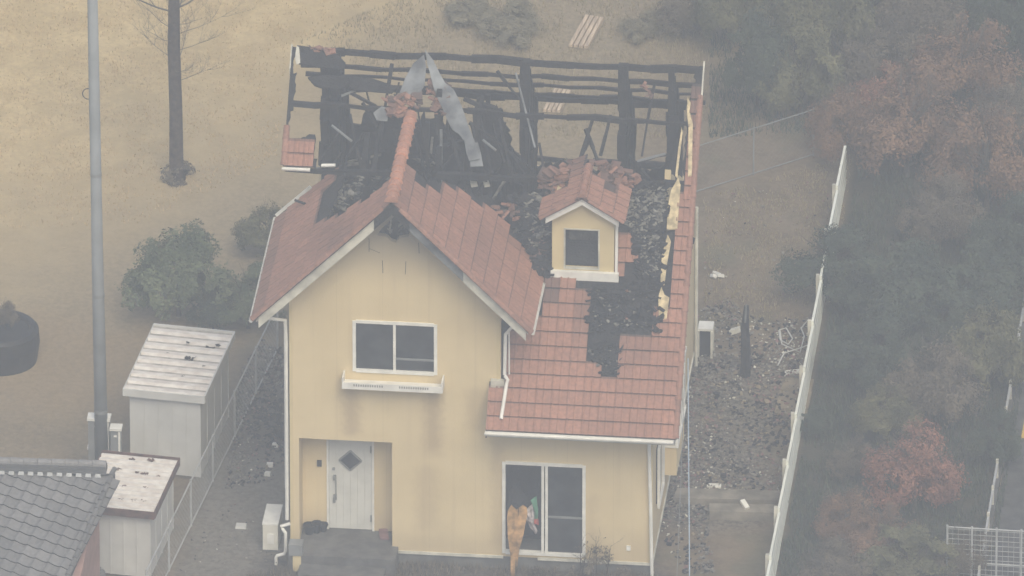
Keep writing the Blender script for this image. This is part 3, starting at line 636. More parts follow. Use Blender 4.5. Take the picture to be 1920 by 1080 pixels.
# rafters that still stand
for px0, py0, px1, py1, w_ in ((690,250,668,385,.10), (735,120,700,330,.07), (640,240,600,300,.06), (905,180,880,330,.09), (930,200,960,330,.08), (880,230,1000,320,.06), (650,170,760,230,.05), (1210,300,1250,290,.05), (1180,290,1225,345,.06), (870,185,925,205,.12), (955,285,985,330,.08), (1030,330,1080,305,.06), (820,275,870,262,.05)):
    ch('rafter', (rp(px0,py0,rnd(-.3,.0)), rp(px1,py1,rnd(-.5,-.1)), w_))
for i in range(26):             # thin snapped rafters still hanging between ridge and plate
    x = rnd(.5, 4.0) if i < 20 else rnd(4.4, 6.9); ya = rnd(3.4, 4.6); L = rnd(.4, 1.5)
    a = Vector((x, ya, s_main(ya)-.15)); b = Vector((x+rnd(-.5,.5), ya-L*.5, s_main(ya-L*.6)-rnd(.1,.6))); ch('rafter', (a, b, rnd(.04,.07)))
# infill of the burnt cluster behind the cross gable ridge
mb = MB(); mb.plate([jag([(2.45,4.4),(3.05,4.4),(3.0,6.6),(2.9,7.2),(2.72,7.0),(2.6,7.9),(2.47,7.6)], .1, .1, 5)], lambda x, z: (x, 3.9, z), .05, (0,1,0))
mb.plate([jag([(3.1,4.4),(3.95,4.4),(3.9,6.2),(3.75,6.9),(3.55,7.3),(3.4,7.1),(3.25,7.45),(3.12,7.2)], .1, .1, 5)], lambda x, z: (x, 5.2, z), .05, (0,1,0))
mb.plate([jag([(.7,4.2),(1.2,4.2),(1.15,5.9),(1.05,6.2),(.9,5.8),(.75,6.0)], .1, .1, 5)], lambda x, z: (x, 4.4, z), .05, (0,1,0))
part(mb, 'charred_panel', M['char'])
# pale sticks
mb = MB(); mb.bar(rp(967,137,.05), rp(1003,277,-.15), .035); part(mb, 'bare_batten', M['zinc'])
mb = MB(); mb.bar(at_y(827,243,3.4), at_y(827,350,3.4), .05); part(mb, 'bare_batten', M['zinc'])
for px0, py0, px1, py1 in ((622,235,660,265), (905,262,930,282), (1195,302,1248,288), (985,395,1000,425), (640,180,700,155)):
    mb = MB(); mb.bar(rp(px0,py0,-.1), rp(px1,py1,-.15), .035); part(mb, 'bare_batten', M['metal'])
for px0, py0, px1, py1, w_ in ((884,325,890,350,.13), (908,328,914,350,.11)):
    mb = MB(); mb.bar(at_y(px0,py0,3.1), at_y(px1,py1,3.1), .03, w_); part(mb, 'insulation_scrap', M['offwhite'])
# zinc valley flashing
def sheet(pts, dz, m='zinc', name='valley_flashing', crease=0.0):
    P = [rp(*p, dz) for p in pts]; mb = MB(); cx_ = sum(p.x for p in P)/len(P)
    mb.plate([jag([(p.x, p.y) for p in P], .03, .15)], lambda x, y: (x, y, s_main(y)+dz+crease*abs(x-cx_)), .012, (0,0,1)); return part(mb, name, M[m])
sheet([(797,106),(812,122),(835,160),(850,168),(872,225),(887,268),(900,312),(880,312),(871,272),(848,245),(824,198),(812,170),(801,130)], .12, crease=.25)
sheet([(880,270),(896,268),(906,312),(882,313)], .2)
sheet([(795,106),(799,130),(796,165),(783,182),(770,178),(756,190),(748,182),(760,150),(775,120)], .08, crease=.2)
sheet([(700,212),(716,200),(730,205),(726,228),(706,226)], .0)
sheet([(556,86),(561,90),(563,118),(556,122),(553,110)], .06, 'offwhite', 'verge_scrap')
for pts in (((557,87),(625,97),(648,120),(645,132),(600,128),(560,121)), ((577,147),(612,143),(650,146),(668,158),(640,168),(606,167),(590,162)), ((640,142),(700,150),(745,165),(735,176),(660,170))):
    mb = MB(); P = [rp(*p, .03) for p in pts]; mb.plate([[(p.x, p.y) for p in P]], lambda x, y: (x, y, s_main(y)+.03), .03, (0,0,1)); part(mb, 'charred_board', M['char'])
# loose tiles and rubble on the burnt roof
tb = MB(); ab = MB(); cb = MB()
def chip(mb, c, s, flat=.25):
    c = Vector(c); m_ = Matrix.Rotation(rnd(0, 6.3), 3, 'Z') @ Matrix.Rotation(rnd(-.7, .7), 3, 'X') @ Matrix.Rotation(rnd(-.7, .7), 3, 'Y')
    a, b, h = s*rnd(.5, 1), s*rnd(.3, .9), s*flat*rnd(.4, 1)
    mb.hexa([c+m_@Vector(p) for p in ((-a,-b,-h),(a,-b*rnd(.6,1),-h),(a*rnd(.6,1),b,-h),(-a,b,-h),(-a,-b,h),(a,-b,h),(a,b*rnd(.6,1),h),(-a*rnd(.7,1),b,h))])
def scatter(mb, poly, n, s, dz=(0, .12), f=.25):
    xs = [p[0] for p in poly]; ys = [p[1] for p in poly]; k = 0
    while k < n:
        q = (rnd(min(xs), max(xs)), rnd(min(ys), max(ys)))
        if inside(q, poly): mb.tint = (rnd(.1, .85), rnd(.3, .7), 0); chip(mb, rp(*q, rnd(*dz)), rnd(*s), f); k += 1
scatter(tb, [(722,182),(755,172),(788,180),(786,200),(745,225),(725,215)], 60, (.05, .15), (.0,.15))
scatter(tb, [(800,155),(845,150),(838,215),(812,215)], 35, (.05, .13), (.0,.15))
scatter(tb, [(1010,330),(1075,305),(1080,325),(1060,350),(1020,365)], 70, (.05, .16), (.05,.3))
scatter(tb, [(1115,295),(1150,310),(1200,330),(1190,350),(1140,350)], 70, (.05, .15), (.05,.3))
scatter(tb, [(900,385),(970,375),(985,420),(960,420)], 18, (.04, .12)); scatter(tb, [(1130,520),(1200,520),(1230,600),(1120,600)], 6, (.04, .1))
scatter(tb, [(560,84),(625,92),(622,104),(600,98)], 16, (.04, .10)); scatter(tb, [(1205,155),(1225,160),(1225,185),(1208,185)], 8, (.04,.09))
tag(part(tb, 'broken_tiles', M['tile']), kind='stuff')
scatter(ab, [(1150,360),(1245,350),(1250,380),(1235,430),(1195,440),(1170,420)], 420, (.02, .07), (.06,.18)); scatter(ab, [(1190,440),(1240,440),(1232,520),(1205,515)], 170, (.015, .06), (.06,.18))
scatter(ab, [(1120,545),(1215,540),(1225,600),(1200,620),(1110,610)], 60, (.015,.06), (.05,.16)); scatter(ab, [(1095,650),(1165,650),(1160,700),(1130,700)], 18, (.015,.05), (.05,.12)); scatter(ab, [(975,370),(1010,360),(1030,440),(1000,470)], 90, (.03,.11)); scatter(ab, [(600,360),(680,330),(690,370),(610,405)], 50, (.03,.10), (-.4,-.1))
tag(part(ab, 'ash_debris', M['ash']), kind='stuff')
scatter(cb, [(1150,345),(1250,340),(1240,620),(1100,620),(1100,540),(1200,530),(1180,430)], 420, (.04, .16), (.0,.12)); scatter(cb, [(960,370),(1035,370),(1035,520),(1000,510)], 200, (.04,.14), (.0,.1)); scatter(cb, [(1090,640),(1170,640),(1168,705),(1130,705)], 60, (.03,.10), (.0,.08))
for i in range(420):            # collapsed attic
    x, y = rnd(.3, 7), rnd(2.9, 6.2); chip(cb, (x, y, 4.55+.5*noise.noise(Vector((x*.8, y*.8, 0)))+rnd(-.1,.25)), rnd(.08, .34), .3)
for i in range(90):
    x, y = rnd(.3, 7), rnd(2.9, 6.2); a = rnd(0, 3.14); L = rnd(.3, .9); z = 4.7+rnd(0,.5)
    cb.bar((x-math.cos(a)*L, y-math.sin(a)*L*.6, z+rnd(-.4,.3)), (x+math.cos(a)*L, y+math.sin(a)*L*.6, z+rnd(-.2,.6)), rnd(.04,.10))
for i in range(70):             # fallen battens and rafters, leaning in the attic
    x, y = rnd(.4, 4.2) if i < 50 else rnd(4.2, 7), rnd(3.0, 5.6); z = rnd(5.2, 6.6 if x < 4.2 else 5.6); a = rnd(0, 6.28); L = rnd(.3, .8)
    d = Vector((math.cos(a)*.7, math.sin(a)*.7, rnd(-.9, 1.2))).normalized()*L; c = Vector((x, y, z)); cb.bar(c-d, c+d, rnd(.025, .06))
tag(part(cb, 'charred_debris', M['char']), kind='stuff')
db = MB()
for i in range(260):
    x, y = rnd(.3, 7), rnd(2.9, 6.1); chip(db, (x, y, 4.85+.5*noise.noise(Vector((x*.8, y*.8, 0)))+rnd(-.1,.25)), rnd(.04, .15), .25)
for i in range(34):
    x, y = rnd(.3, 7), rnd(2.9, 6.0); a = rnd(0, 3.14); L = rnd(.2, .7); z = 5.0+rnd(0,.6)
    db.bar((x-math.cos(a)*L, y-math.sin(a)*L*.6, z+rnd(-.4,.2)), (x+math.cos(a)*L, y+math.sin(a)*L*.6, z+rnd(-.2,.5)), rnd(.03,.06))
tag(part(db, 'ash_debris', M['soilash']), kind='stuff')
mb = MB()
for i in range(30):
    for j in range(14):
        def hh(a, b): x = .2+a*.225; y = 2.85+b*.25; return (x, y, 4.5+.5*noise.noise(Vector((x*.8, y*.8, 0)))+.15*noise.noise(Vector((x*3, y*3, 2))))
        mb.face([hh(i,j), hh(i+1,j), hh(i+1,j+1), hh(i,j+1)])
part(mb, 'collapsed_ceiling', M['scorch'], recalc=False)

# ================================================================== THINGS BY THE HOUSE
# orange board hanging out of the open window
root = thing('broken_panel', gnd(962,1072), 'broken orange board with charred top leaning out of the open sliding window', 'board')
for nm, pts in (('board_half', ((953,945),(958,938),(968,945),(972,985),(969,1030),(966,1075),(959,1074),(958,1040),(953,1005),(950,975))), ('board_half', ((972,940),(984,945),(988,968),(982,1000),(975,1025),(970,1060),(968,1040),(970,1010),(971,980)))):
    P = [at_y(p[0], p[1], -.25) for p in pts]
    mb = MB(); mb.plate([[(p.x, p.z) for p in P]], lambda x, z: (x, -.42+.22*(z+.1)+.05*math.cos(z*5), z), .02, (0,1,0)); part(mb, nm, M['orange'], root)
mb = MB(); P = [at_y(*p, -.2) for p in ((950,962),(955,925),(965,915),(975,920),(986,935),(988,955),(980,950),(968,958),(958,950))]
mb.plate([[(p.x, p.z) for p in P]], lambda x, z: (x, -.46+.22*(z+.1)+.05*math.cos(z*5), z), .03, (0,1,0)); part(mb, 'charred_top', M['char'], root)
# cloth in the window
root = thing('curtain_cloth', (4.85, .05, .5), 'bunched patterned cloth hanging in the open half of the sliding window', 'curtain')
def crumple(pts, y, m, nm):
    P = [at_y(*p, y) for p in pts]; c = sum(P, Vector())/len(P); mb = MB()
    for a, b in zip(P, P[1:]+P[:1]):
        m1 = (a+b)/2+Vector((0,rnd(-.06,.06),0)); mb.face([c+Vector((0,-.07,0)), a, m1]); mb.face([c+Vector((0,-.07,0)), m1, b]); mb.face([c+Vector((0,.05,0)), m1, a]); mb.face([c+Vector((0,.05,0)), b, m1])
    part(mb, nm, M[m], root)
crumple(((985,958),(998,945),(1002,960),(1002,985),(1008,995),(1004,1002),(994,990),(986,975)), .06, 'cloth', 'pale_fold')
crumple(((995,938),(1006,930),(1009,955),(1009,975),(1002,972),(1000,952)), .03, 'green', 'green_fold'); crumple(((1001,975),(1009,972),(1010,985),(1003,984)), .02, 'red', 'red_fold')
# outdoor units
def ac(px, py, label, w=.30, d=.80, h=.62, rot=0):
    p = gnd(px, py); root = thing('air_conditioner_unit', p, label, 'air conditioner')
    x, y, z = p
    mb = MB(); mb.box(x-w/2, x+w/2, y, y+d, z+.06, z+h); part(mb, 'casing', M['ivory'], root)
    mb = MB(); mb.box(x-w/2-.01, x+w/2+.01, y-.01, y+d+.01, z+h, z+h+.03); part(mb, 'lid', M['white'], root)
    for yy in (y+.05, y+d-.12): mb = MB(); mb.box(x-w/2-.02, x+w/2+.02, yy, yy+.07, z, z+.06); part(mb, 'foot', M['metal'], root)
    mb = MB(); mb.box(x-w*.2, x+w*.25, y-.012, y-.001, z+.2, z+.42); part(mb, 'valve_cover', M['white'], root)
    return root
ac(507, 1036, 'cream air conditioner unit beside the downpipe at the front left house corner')
r_ = gnd(1323, 672); root = thing('equipment_stand', r_, 'white framed rack with open dark front behind the right side of the house', 'rack')
x, y, z = r_
mb = MB(); mb.box(x-.16, x+.14, y, y+.34, z+.62, z+.67); part(mb, 'top_panel', M['white'], root)
for a, b in ((-.15, 0), (.12, 0), (-.15, .3), (.12, .3)): mb = MB(); mb.bar((x+a,y+b,z),(x+a,y+b,z+.62),.045); part(mb, 'leg', M['offwhite'], root)
mb = MB(); mb.box(x-.12, x+.10, y+.05, y+.30, z+.05, z+.60); part(mb, 'inner_box', M['black'], root)
# planter, pots, mat
p = at_y(556, 1022, -.45); root = thing('grey_bin', (p.x, -.45, GZ+.4), 'grey lidded box with pale lower part by the porch left corner', 'box')
mb = MB(); mb.box(p.x-.14, p.x+.13, -.62, -.36, .12, .36); part(mb, 'lid', M['metal'], root)
mb = MB(); mb.box(p.x-.06, p.x+.10, -.60, -.38, -.24, .12); part(mb, 'body', M['cream2'], root)
def pot(px, py, r, h, label, m='black'):
    q = on(px, py, (0,0,1), .10); mb = MB(); n = 12; prof = ((0,r*.6),(h*.8,r),(h*.8,r*1.1),(h,r*1.1),(h,r*.9),(h*.85,r*.85),(h*.85,.001)); rings = []
    for zz, rr in prof: rings.append([q+Vector((math.cos(2*math.pi*k/n)*rr, math.sin(2*math.pi*k/n)*rr, zz)) for k in range(n)])
    for A, B in zip(rings, rings[1:]):
        for k in range(n): mb.face([A[k], A[(k+1)%n], B[(k+1)%n], B[k]])
    mb.face(rings[0]); o = mb.build('plant_pot', M[m], loc=q); tag(o, label, 'plant pot', 'pots in the porch')
pot(580, 1000, .12, .20, 'leftmost dark pot on the porch floor beside the grey box'); pot(594, 998, .10, .22, 'middle dark pot of three against the porch left wall'); pot(606, 996, .09, .17, 'small dark pot nearest the white front door')
mb = MB(); q = on(718, 1003, (0,0,1), .11); mb.hexa([q+Vector(v) for v in ((-.1,.16,0),(.07,.18,0),(.14,-.2,0),(-.04,-.2,0),(-.1,.16,.05),(.07,.18,.05),(.14,-.2,.05),(-.04,-.2,.05))]); tag(mb.build('folded_mat', M['mauve'], loc=q), 'dusty red folded mat lying in the right corner of the porch', 'mat')
# white blocks in the left alley
for i, (px, py, w_, lab) in enumerate(((516,837,.13,'white block lying farthest up the debris beside the left downpipe'), (506,874,.14,'upper block of the close white pair left of the house'), (502,891,.13,'lower block of the close white pair left of the house'), (452,988,.22,'flat pale concrete slab lying on the path left of the air conditioner'))):
    q = gnd(px, py); mb = MB(); m_ = Matrix.Rotation(rnd(-.2,.2),3,'Z'); h = .07 if w_ < .2 else .05
    mb.hexa([q+m_@Vector(v) for v in ((-w_/2,-w_*.4,0),(w_/2,-w_*.4,0),(w_/2,w_*.4,0),(-w_/2,w_*.4,0),(-w_/2+.01,-w_*.4+.01,h),(w_/2-.01,-w_*.4+.01,h),(w_/2-.01,w_*.4-.01,h),(-w_/2+.01,w_*.4-.01,h))])
    tag(mb.build('concrete_block', M['white'] if w_ < .2 else M['shed'], loc=q), lab, 'block', 'loose blocks left of the house')
# service wires
def wire(name, p, q, sag, r, m, label):
    mb = MB(); p, q = Vector(p), Vector(q); mb.tube([p+(q-p)*t-Vector((0,0,4*sag*t*(1-t))) for t in [i/24 for i in range(25)]], r, 6); tag(mb.build(name, M[m], loc=p), label, 'cable')
P = on(1290, 672, (1,0,0), 7.76); wire('service_cable', P, on(1294, 1250, (0,1,0), -9), .0, .011, 'blue', 'blue white cable running down from the right roof edge past the side wall')
P = on(1284, 700, (1,0,0), 7.74); wire('service_cable', P, on(1262, 1250, (0,1,0), -9), .15, .006, 'metal', 'thin grey cable just left of the bright blue white one')

# sheds
def shed(name, px, py, wdt, dep, h, rot, label, roofm, edgem, ribs, over=.12, spots=(), rise=0.0):
    p = gnd(px, py); root = thing(name, p, label, 'shed', 'garden sheds left of the house')
    m_ = Matrix.Rotation(rot, 3, 'Z'); T = lambda x, y, z: p + m_@Vector((x, y, z))
    def bx(mb, x0, x1, y0, y1, z0, z1, dz=0): mb.hexa([T(x0,y0,z0),T(x1,y0,z0),T(x1,y1,z0+dz),T(x0,y1,z0+dz),T(x0,y0,z1),T(x1,y0,z1),T(x1,y1,z1+dz),T(x0,y1,z1+dz)])
    mb = MB(); bx(mb, -wdt, 0, 0, dep, .06, h)
    part(mb, 'shed_wall', M['shed'], root)
    mb = MB(); n = 5
    for i in range(n+1):
        x = -wdt+wdt*i/n; bx(mb, max(-wdt-.006, x-.012), min(.006, x+.012), -.012, -.001, .06, h-.01)
    for i in range(5): y = dep*i/4; bx(mb, .001, .012, max(-.006, y-.012), y+.012, .06, h-.01)
    part(mb, 'wall_seam', M['shed'], root)
    mb = MB(); bx(mb, -wdt-over+.02, over-.02, -over+.02, dep+over-.02, h+.001, h+.05, rise)
    rf = part(mb, 'shed_roof', M['roofshade'], root); mb = MB(); L = dep+2*over-.06
    for i in range(ribs):
        y = -over+.03+L*(i+.0)/ribs; q = L/ribs
        s_ = rise/(dep+2*over)
        mb.hexa([T(-wdt-over+.02,y,h+.05+s_*(y+over)),T(over-.02,y,h+.05+s_*(y+over)),T(over-.02,y+q*.62,h+.05+s_*(y+over)),T(-wdt-over+.02,y+q*.62,h+.05+s_*(y+over)),T(-wdt-over+.02,y+q*.12,h+.10+s_*(y+over)),T(over-.02,y+q*.12,h+.10+s_*(y+over)),T(over-.02,y+q*.5,h+.10+s_*(y+over)),T(-wdt-over+.02,y+q*.5,h+.10+s_*(y+over))])
    adopt(mb, 'roof_ribs', M[roofm], rf)
    mb = MB(); e = .03
    bx(mb, -wdt-over, over, -over-e+.02, -over+.019, h-.06, h+.10); bx(mb, -wdt-over, over, dep+over-.019, dep+over+e-.02, h-.03+rise, h+.10+rise)
    bx(mb, -wdt-over-.0, -wdt-over+.019, -over+.02, dep+over-.02, h-.03, h+.10, rise); bx(mb, over-.019, over+.012, -over+.02, dep+over-.02, h-.05, h+.10, rise)
    part(mb, 'roof_edge', M[edgem], root)
    if spots:
        mb = MB()
        for (sx, sy, r_) in spots:
            for k_ in range(5): chip(mb, T(-wdt*sx+rnd(-r_,r_), dep*sy+rnd(-r_,r_)*.5, h+.095+rise*sy), r_*.6, .12)
        part(mb, 'fallen_leaves', M['rust'] if edgem == 'rust' else M['char'], root)
    return T
shed('garden_shed', 376, 900, 1.42, 2.55, 1.86, R(-6), 'larger grey shed with clean ribbed white roof behind the rusty one', 'shedroof', 'shed', 9, spots=((.35,.55,.10),(.15,.75,.07),(.08,.8,.06),(.5,.8,.04),(.35,.25,.05),(.12,.45,.04),(.7,.6,.03)))
shed('garden_shed', 282, 1088, 1.33, 2.05, 1.50, R(-6), 'smaller grey shed with rust edged ribbed roof nearest the camera', 'shedroof', 'rust', 13, spots=((.75,.72,.07),(.45,.70,.06),(.3,.68,.08),(.1,.66,.05),(.5,.40,.06),(.2,.42,.05),(.3,.15,.06),(.5,.15,.06),(.15,.15,.05),(.6,.95,.06),(.3,.96,.07)))
# LPG style cylinders
for px, py, h, lab in ((187,1100,.62,'taller dark grey cylinder standing against the smaller shed'), (211,1108,.42,'shorter dark grey cylinder right of the taller one')):
    q = gnd(px, py+20); mb = MB(); n = 14; rings = [[q+Vector((math.cos(2*math.pi*k/n)*r_*.12, math.sin(2*math.pi*k/n)*r_*.12, zz)) for k in range(n)] for zz, r_ in ((0,.9),(.04,1),(h*.9,1),(h*.97,.8),(h,.4),(h+.05,.35))]
    for A, B in zip(rings, rings[1:]):
        for k in range(n): mb.face([A[k], A[(k+1)%n], B[(k+1)%n], B[k]])
    mb.face(rings[0]); mb.face(rings[-1]); tag(mb.build('gas_cylinder', M['base'], loc=q), lab, 'cylinder', 'cylinders by the shed')
# neighbouring house, lower left
nb = thing('neighbour_house', gnd(60, 1300), 'low house with grey tiled roof and pale ridge at the lower left corner', 'house')
ZN = 2.6; A0 = on(-160, 872, (0,0,1), ZN); A1 = on(215, 884, (0,0,1), ZN)
pit = math.tan(R(24)); ndir = Vector((0,-1,-pit))
def nbp(px, py): return on(px, py, (0, -pit, 1), ZN - pit*A1.y)   # plane z = ZN + pit*(y-A1.y)
B1 = nbp(105, 1130); B0 = nbp(-300, 1130)
a_v = nbp(124, 988) - nbp(100, 980); b_v = nbp(91, 997) - nbp(100, 980)
nn = a_v.cross(b_v).normalized(); nn = nn if nn.z > 0 else -nn
mb = MB(); orig = nbp(100, 980); poly = [(-140,878),(214,886),(216,893),(106,1130),(-140,1130)]
for i in range(-16, 16):
    for j in range(-16, 20):
        c = orig + a_v*(i + .0) + b_v*j
        if not inside(proj(c + a_v*.5 + b_v*.5), poly): continue
        mb.tint = (rnd(0,.25), rnd(.2,.8), 0); P0 = c; pf = ((0,.012),(.12,.035),(.28,.03),(.55,.004),(.85,.0),(1,.012))
        hi = [P0+a_v*f+nn*(h_+.01) for f, h_ in pf]; lo = [P0+a_v*f+b_v*1.04+nn*(h_+.045) for f, h_ in pf]; bo = [P0+a_v*f+b_v*1.04+nn*.0 for f, h_ in pf]
        for k in range(5): mb.face([hi[k],hi[k+1],lo[k+1],lo[k]])
        mb.tint = (1, .4, 0)
        for k in range(5): mb.face([lo[k],lo[k+1],bo[k+1],bo[k]])
        mb.face([hi[-1],bo[-1],lo[-1]]); mb.face([hi[0],lo[0],bo[0]])
mb.tint = (1, .4, 0); u = Vector((0,0,.05))
Q = [nbp(-160,876)-u, nbp(216,884)-u, nbp(107,1130)-u, nbp(-160,1130)-u]; mb.hexa([q-u*2 for q in Q]+Q)
part(mb, 'tile_roof', M['slate'], nb)
mb = MB(); up = Vector((0,0,1)); p0, p1 = A0, on(200, 884, (0,0,1), ZN)
for lv, (wd, h0, h1) in enumerate(((.30,.0,.06), (.24,.06,.13))):
    d = Vector((0,wd/2,0)); mb.tint = (.6, .4, 0); mb.hexa([p0-d+up*h0, p1-d+up*h0, p1+d+up*h0, p0+d+up*h0, p0-d+up*h1, p1-d+up*h1, p1+d+up*h1, p0+d+up*h1])
n = 14
for i in range(n):
    a = p0+(p1-p0)*(i/n); b = p0+(p1-p0)*((i+.97)/n); mb.tint = (0, .7+rnd(-.1,.1), 0); mb.tube([a+up*.16, b+up*.155], [.085,.08], 10)
part(mb, 'ridge', M['slate'], nb)
for i in range(2, 20):
    mb = MB(); q = p0+(p1-p0)*(i/20+.01)+Vector((0,-.21,-.03)); mb.face([q+Vector((-.06,0,0)), q+Vector((.06,0,0)), q+Vector((.05,.04,.06)), q+Vector((-.05,.04,.06))]); part(mb, 'ridge_plaster', M['wire'], nb)
mb = MB(); e0 = on(215, 880, (0,0,1), ZN+.06); e1 = nbp(107, 1128)
dd = (e1-e0); nseg = 16
for i in range(nseg):
    a = e0+dd*(i/nseg); b = e0+dd*((i+1.05)/nseg); mb.tint = (rnd(.2,.5), .4, 0); mb.tube([a+up*.02, b+up*.05], [.05,.055], 8)
part(mb, 'verge_tiles', M['slate'], nb)
mb = MB(); g = -.25
w0, w1 = nbp(160,1000)+Vector((-.45,.0,-.30)), nbp(150,1020)
WX = e1.x+.55
mb.hexa([Vector((A0.x,e1.y-.5,GZ)),Vector((e1.x+.28,e1.y-.5,GZ)),Vector((A1.x-.30,A1.y-.1,GZ)),Vector((A0.x,A1.y-.1,GZ)),Vector((A0.x,e1.y-.5,e1.z-.5)),Vector((e1.x+.28,e1.y-.5,e1.z-.45)),Vector((A1.x-.30,A1.y-.1,ZN-.35)),Vector((A0.x,A1.y-.1,ZN-.35))])
part(mb, 'wall', M['pinkwall'], nb)

# utility pole with cabinets
q = gnd(192, 905); root = thing('utility_pole', q, 'tall grey concrete utility pole with a small wire loop', 'pole')
mb = MB(); mb.tube([q, q+Vector((-.05,0,5)), q+Vector((-.1,0,13.5))], [.135, .115, .085], 20); part(mb, 'shaft', M['pole'], root, smooth=True)
mb = MB(); c = at_y(166, 176, q.y); mb.tube([c+Vector((math.cos(t)*.12, 0, math.sin(t)*.12)) for t in [i*.45 for i in range(14)]] + [c+Vector((.14,0,-.02)), c+Vector((.2,.0,.6))], .011, 6); part(mb, 'wire_loop', M['char'], root)
for zz, rr in ((1.6,.134),(4.2,.122),(6.9,.112)): mb = MB(); c = q+Vector((-.0085*zz,0,zz)); mb.tube([c, c+Vector((0,0,.07))], rr, 20); part(mb, 'steel_band', M['metal'], root)
mb = MB(); xx = at_y(177, 300, q.y).x; mb.tube([(xx,q.y-.02,.5),(xx-.08,q.y-.02,8),(xx-.1,q.y-.02,13)], .014, 6); part(mb, 'cable_conduit', M['metal'], root)
def cabinet(px, py, w_, d, h, label, toppx=None):
    p = gnd(px, py); root = thing('meter_cabinet', p, label, 'cabinet', 'cabinets at the utility pole'); x, y, z = p
    mb = MB(); mb.box(x-w_/2, x+w_/2, y, y+d, z, z+h-.05); b = part(mb, 'body', M['metal'], root)
    mb = MB(); mb.box(x-w_/2-.02, x+w_/2+.02, y-.03, y+d+.02, z+h-.05, z+h); part(mb, 'lid', M['white'], root)
    mb = MB(); mb.box(x-w_*.2, x+w_*.1, y-.012, y-.001, z+h-.20, z+h-.16); mb.box(x+w_/2-.05, x+w_/2-.01, y-.012, y-.001, z+.1, z+h-.08); part(mb, 'handle', M['white'], root)
cabinet(186, 905, .42, .22, 1.45, 'tall grey cabinet with white lid at the foot of the utility pole'); cabinet(218, 915, .20, .18, 1.35, 'narrow grey cabinet with white lid right of the tall cabinet'); cabinet(172, 900, .12, .15, .75, 'low grey cabinet peeking out left of the rusty shed roof')

# ================================================================== FENCES
def mesh_fence(a, b, h, label, spacing=2.0, mesh=.10, m='wire', name='mesh_fence', rails=(1.0, .04), post=.022, diag=True, wr=.0014):
    a, b = Vector(a), Vector(b); L = (b-a).length; d = (b-a)/L; root = thing(name, a, label, 'fence'); n = max(1, round(L/spacing))
    for i in range(n+1):
        p = a+d*(L*i/n); mb = MB(); mb.tube([p, p+Vector((0,0,h+.04))], post, 8); part(mb, 'post', M[m], root)
    for r_ in rails: mb = MB(); mb.tube([a+Vector((0,0,h*r_)), b+Vector((0,0,h*r_))], post*.75, 6); part(mb, 'rail', M[m], root)
    mb = MB(); k = -h
    if diag:
        while k < L:
            for s_ in (0, 1):
                t0, t1 = max(k, 0), min(k+h, L)
                if t1 > t0:
                    z0, z1 = t0-k, t1-k
                    if s_: z0, z1 = h-z0, h-z1
                    mb.bar(a+d*t0+Vector((0,0,z0)), a+d*t1+Vector((0,0,z1)), wr*2)
            k += mesh
    else:
        t = 0
        while t < L: mb.bar(a+d*t, a+d*t+Vector((0,0,h)), wr*2); t += mesh
        z = 0
        while z < h: mb.bar(a+Vector((0,0,z)), b+Vector((0,0,z)), wr*3); z += mesh
    part(mb, 'wire_mesh', M[m], root)
mesh_fence((-2.55,-2.6,GZ), (-1.22,8.6,GZ), 1.02, 'chain link fence running between the two sheds and the house', mesh=.13)
a, b = gnd(1300, 364), gnd(1525, 293); mesh_fence(a, b, 1.08, 'hazy chain link fence crossing the back of the yard at right', mesh=.13, spacing=1.5, m='metal', post=.016, wr=.001)
a, b = gnd(1775, 1092), gnd(1960, 1103); mesh_fence(a, b, 1.25, 'white horizontal wire fence at the bottom right corner', mesh=.11, spacing=.47, diag=False, m='wire', rails=(1.0,.38,.05), wr=.003)
# pale panel fence
pf = thing('panel_fence', (9.38, -2, GZ), 'long pale panel fence between the yard and the copse', 'fence')
y = -2.6; k = 0
while y < 15.6:
    L = 1.95; x = 9.53-.003*y; mb = MB(); st = .0; tl = .05
    mb.hexa([(x,y,GZ),(x+.05,y,GZ),(x+.05,y+L-.02,GZ),(x,y+L-.02,GZ),(x+.0,y,GZ+.97),(x+.05,y,GZ+.97),(x+.05,y+L-.02,GZ+.88),(x,y+L-.02,GZ+.88)])
    for i in range(4):
        z = GZ+.08+i*.22; mb.box(x+.0505, x+.058, y+.02, y+L-.04, z, z+.03)
    part(mb, 'panel', M['fence'], pf)
    mb = MB(); mb.box(x-.07, x-.001, y-.035, y+.03, GZ, GZ+1.0); part(mb, 'post', M['offwhite'], pf)
    y += L; k += 1
# roadside kerb fence
rf = thing('roadside_fence', (13.62, 0, GZ), 'low pale fence line along the asphalt at the right edge', 'fence')
for i in range(14):
    y = -1+i*1.1; mb = MB(); mb.bar((13.62,y,GZ),(13.62,y,GZ+.55),.05); part(mb, 'post', M['offwhite'], rf)
mb = MB(); mb.box(13.60, 13.64, -1, 14, GZ+.40, GZ+.47); part(mb, 'rail', M['wire'], rf)
mb = MB(); mb.box(13.55, 13.68, -6, 20, GZ-.05, GZ+.13); tag(mb.build('kerb', M['conc']), kind='structure')

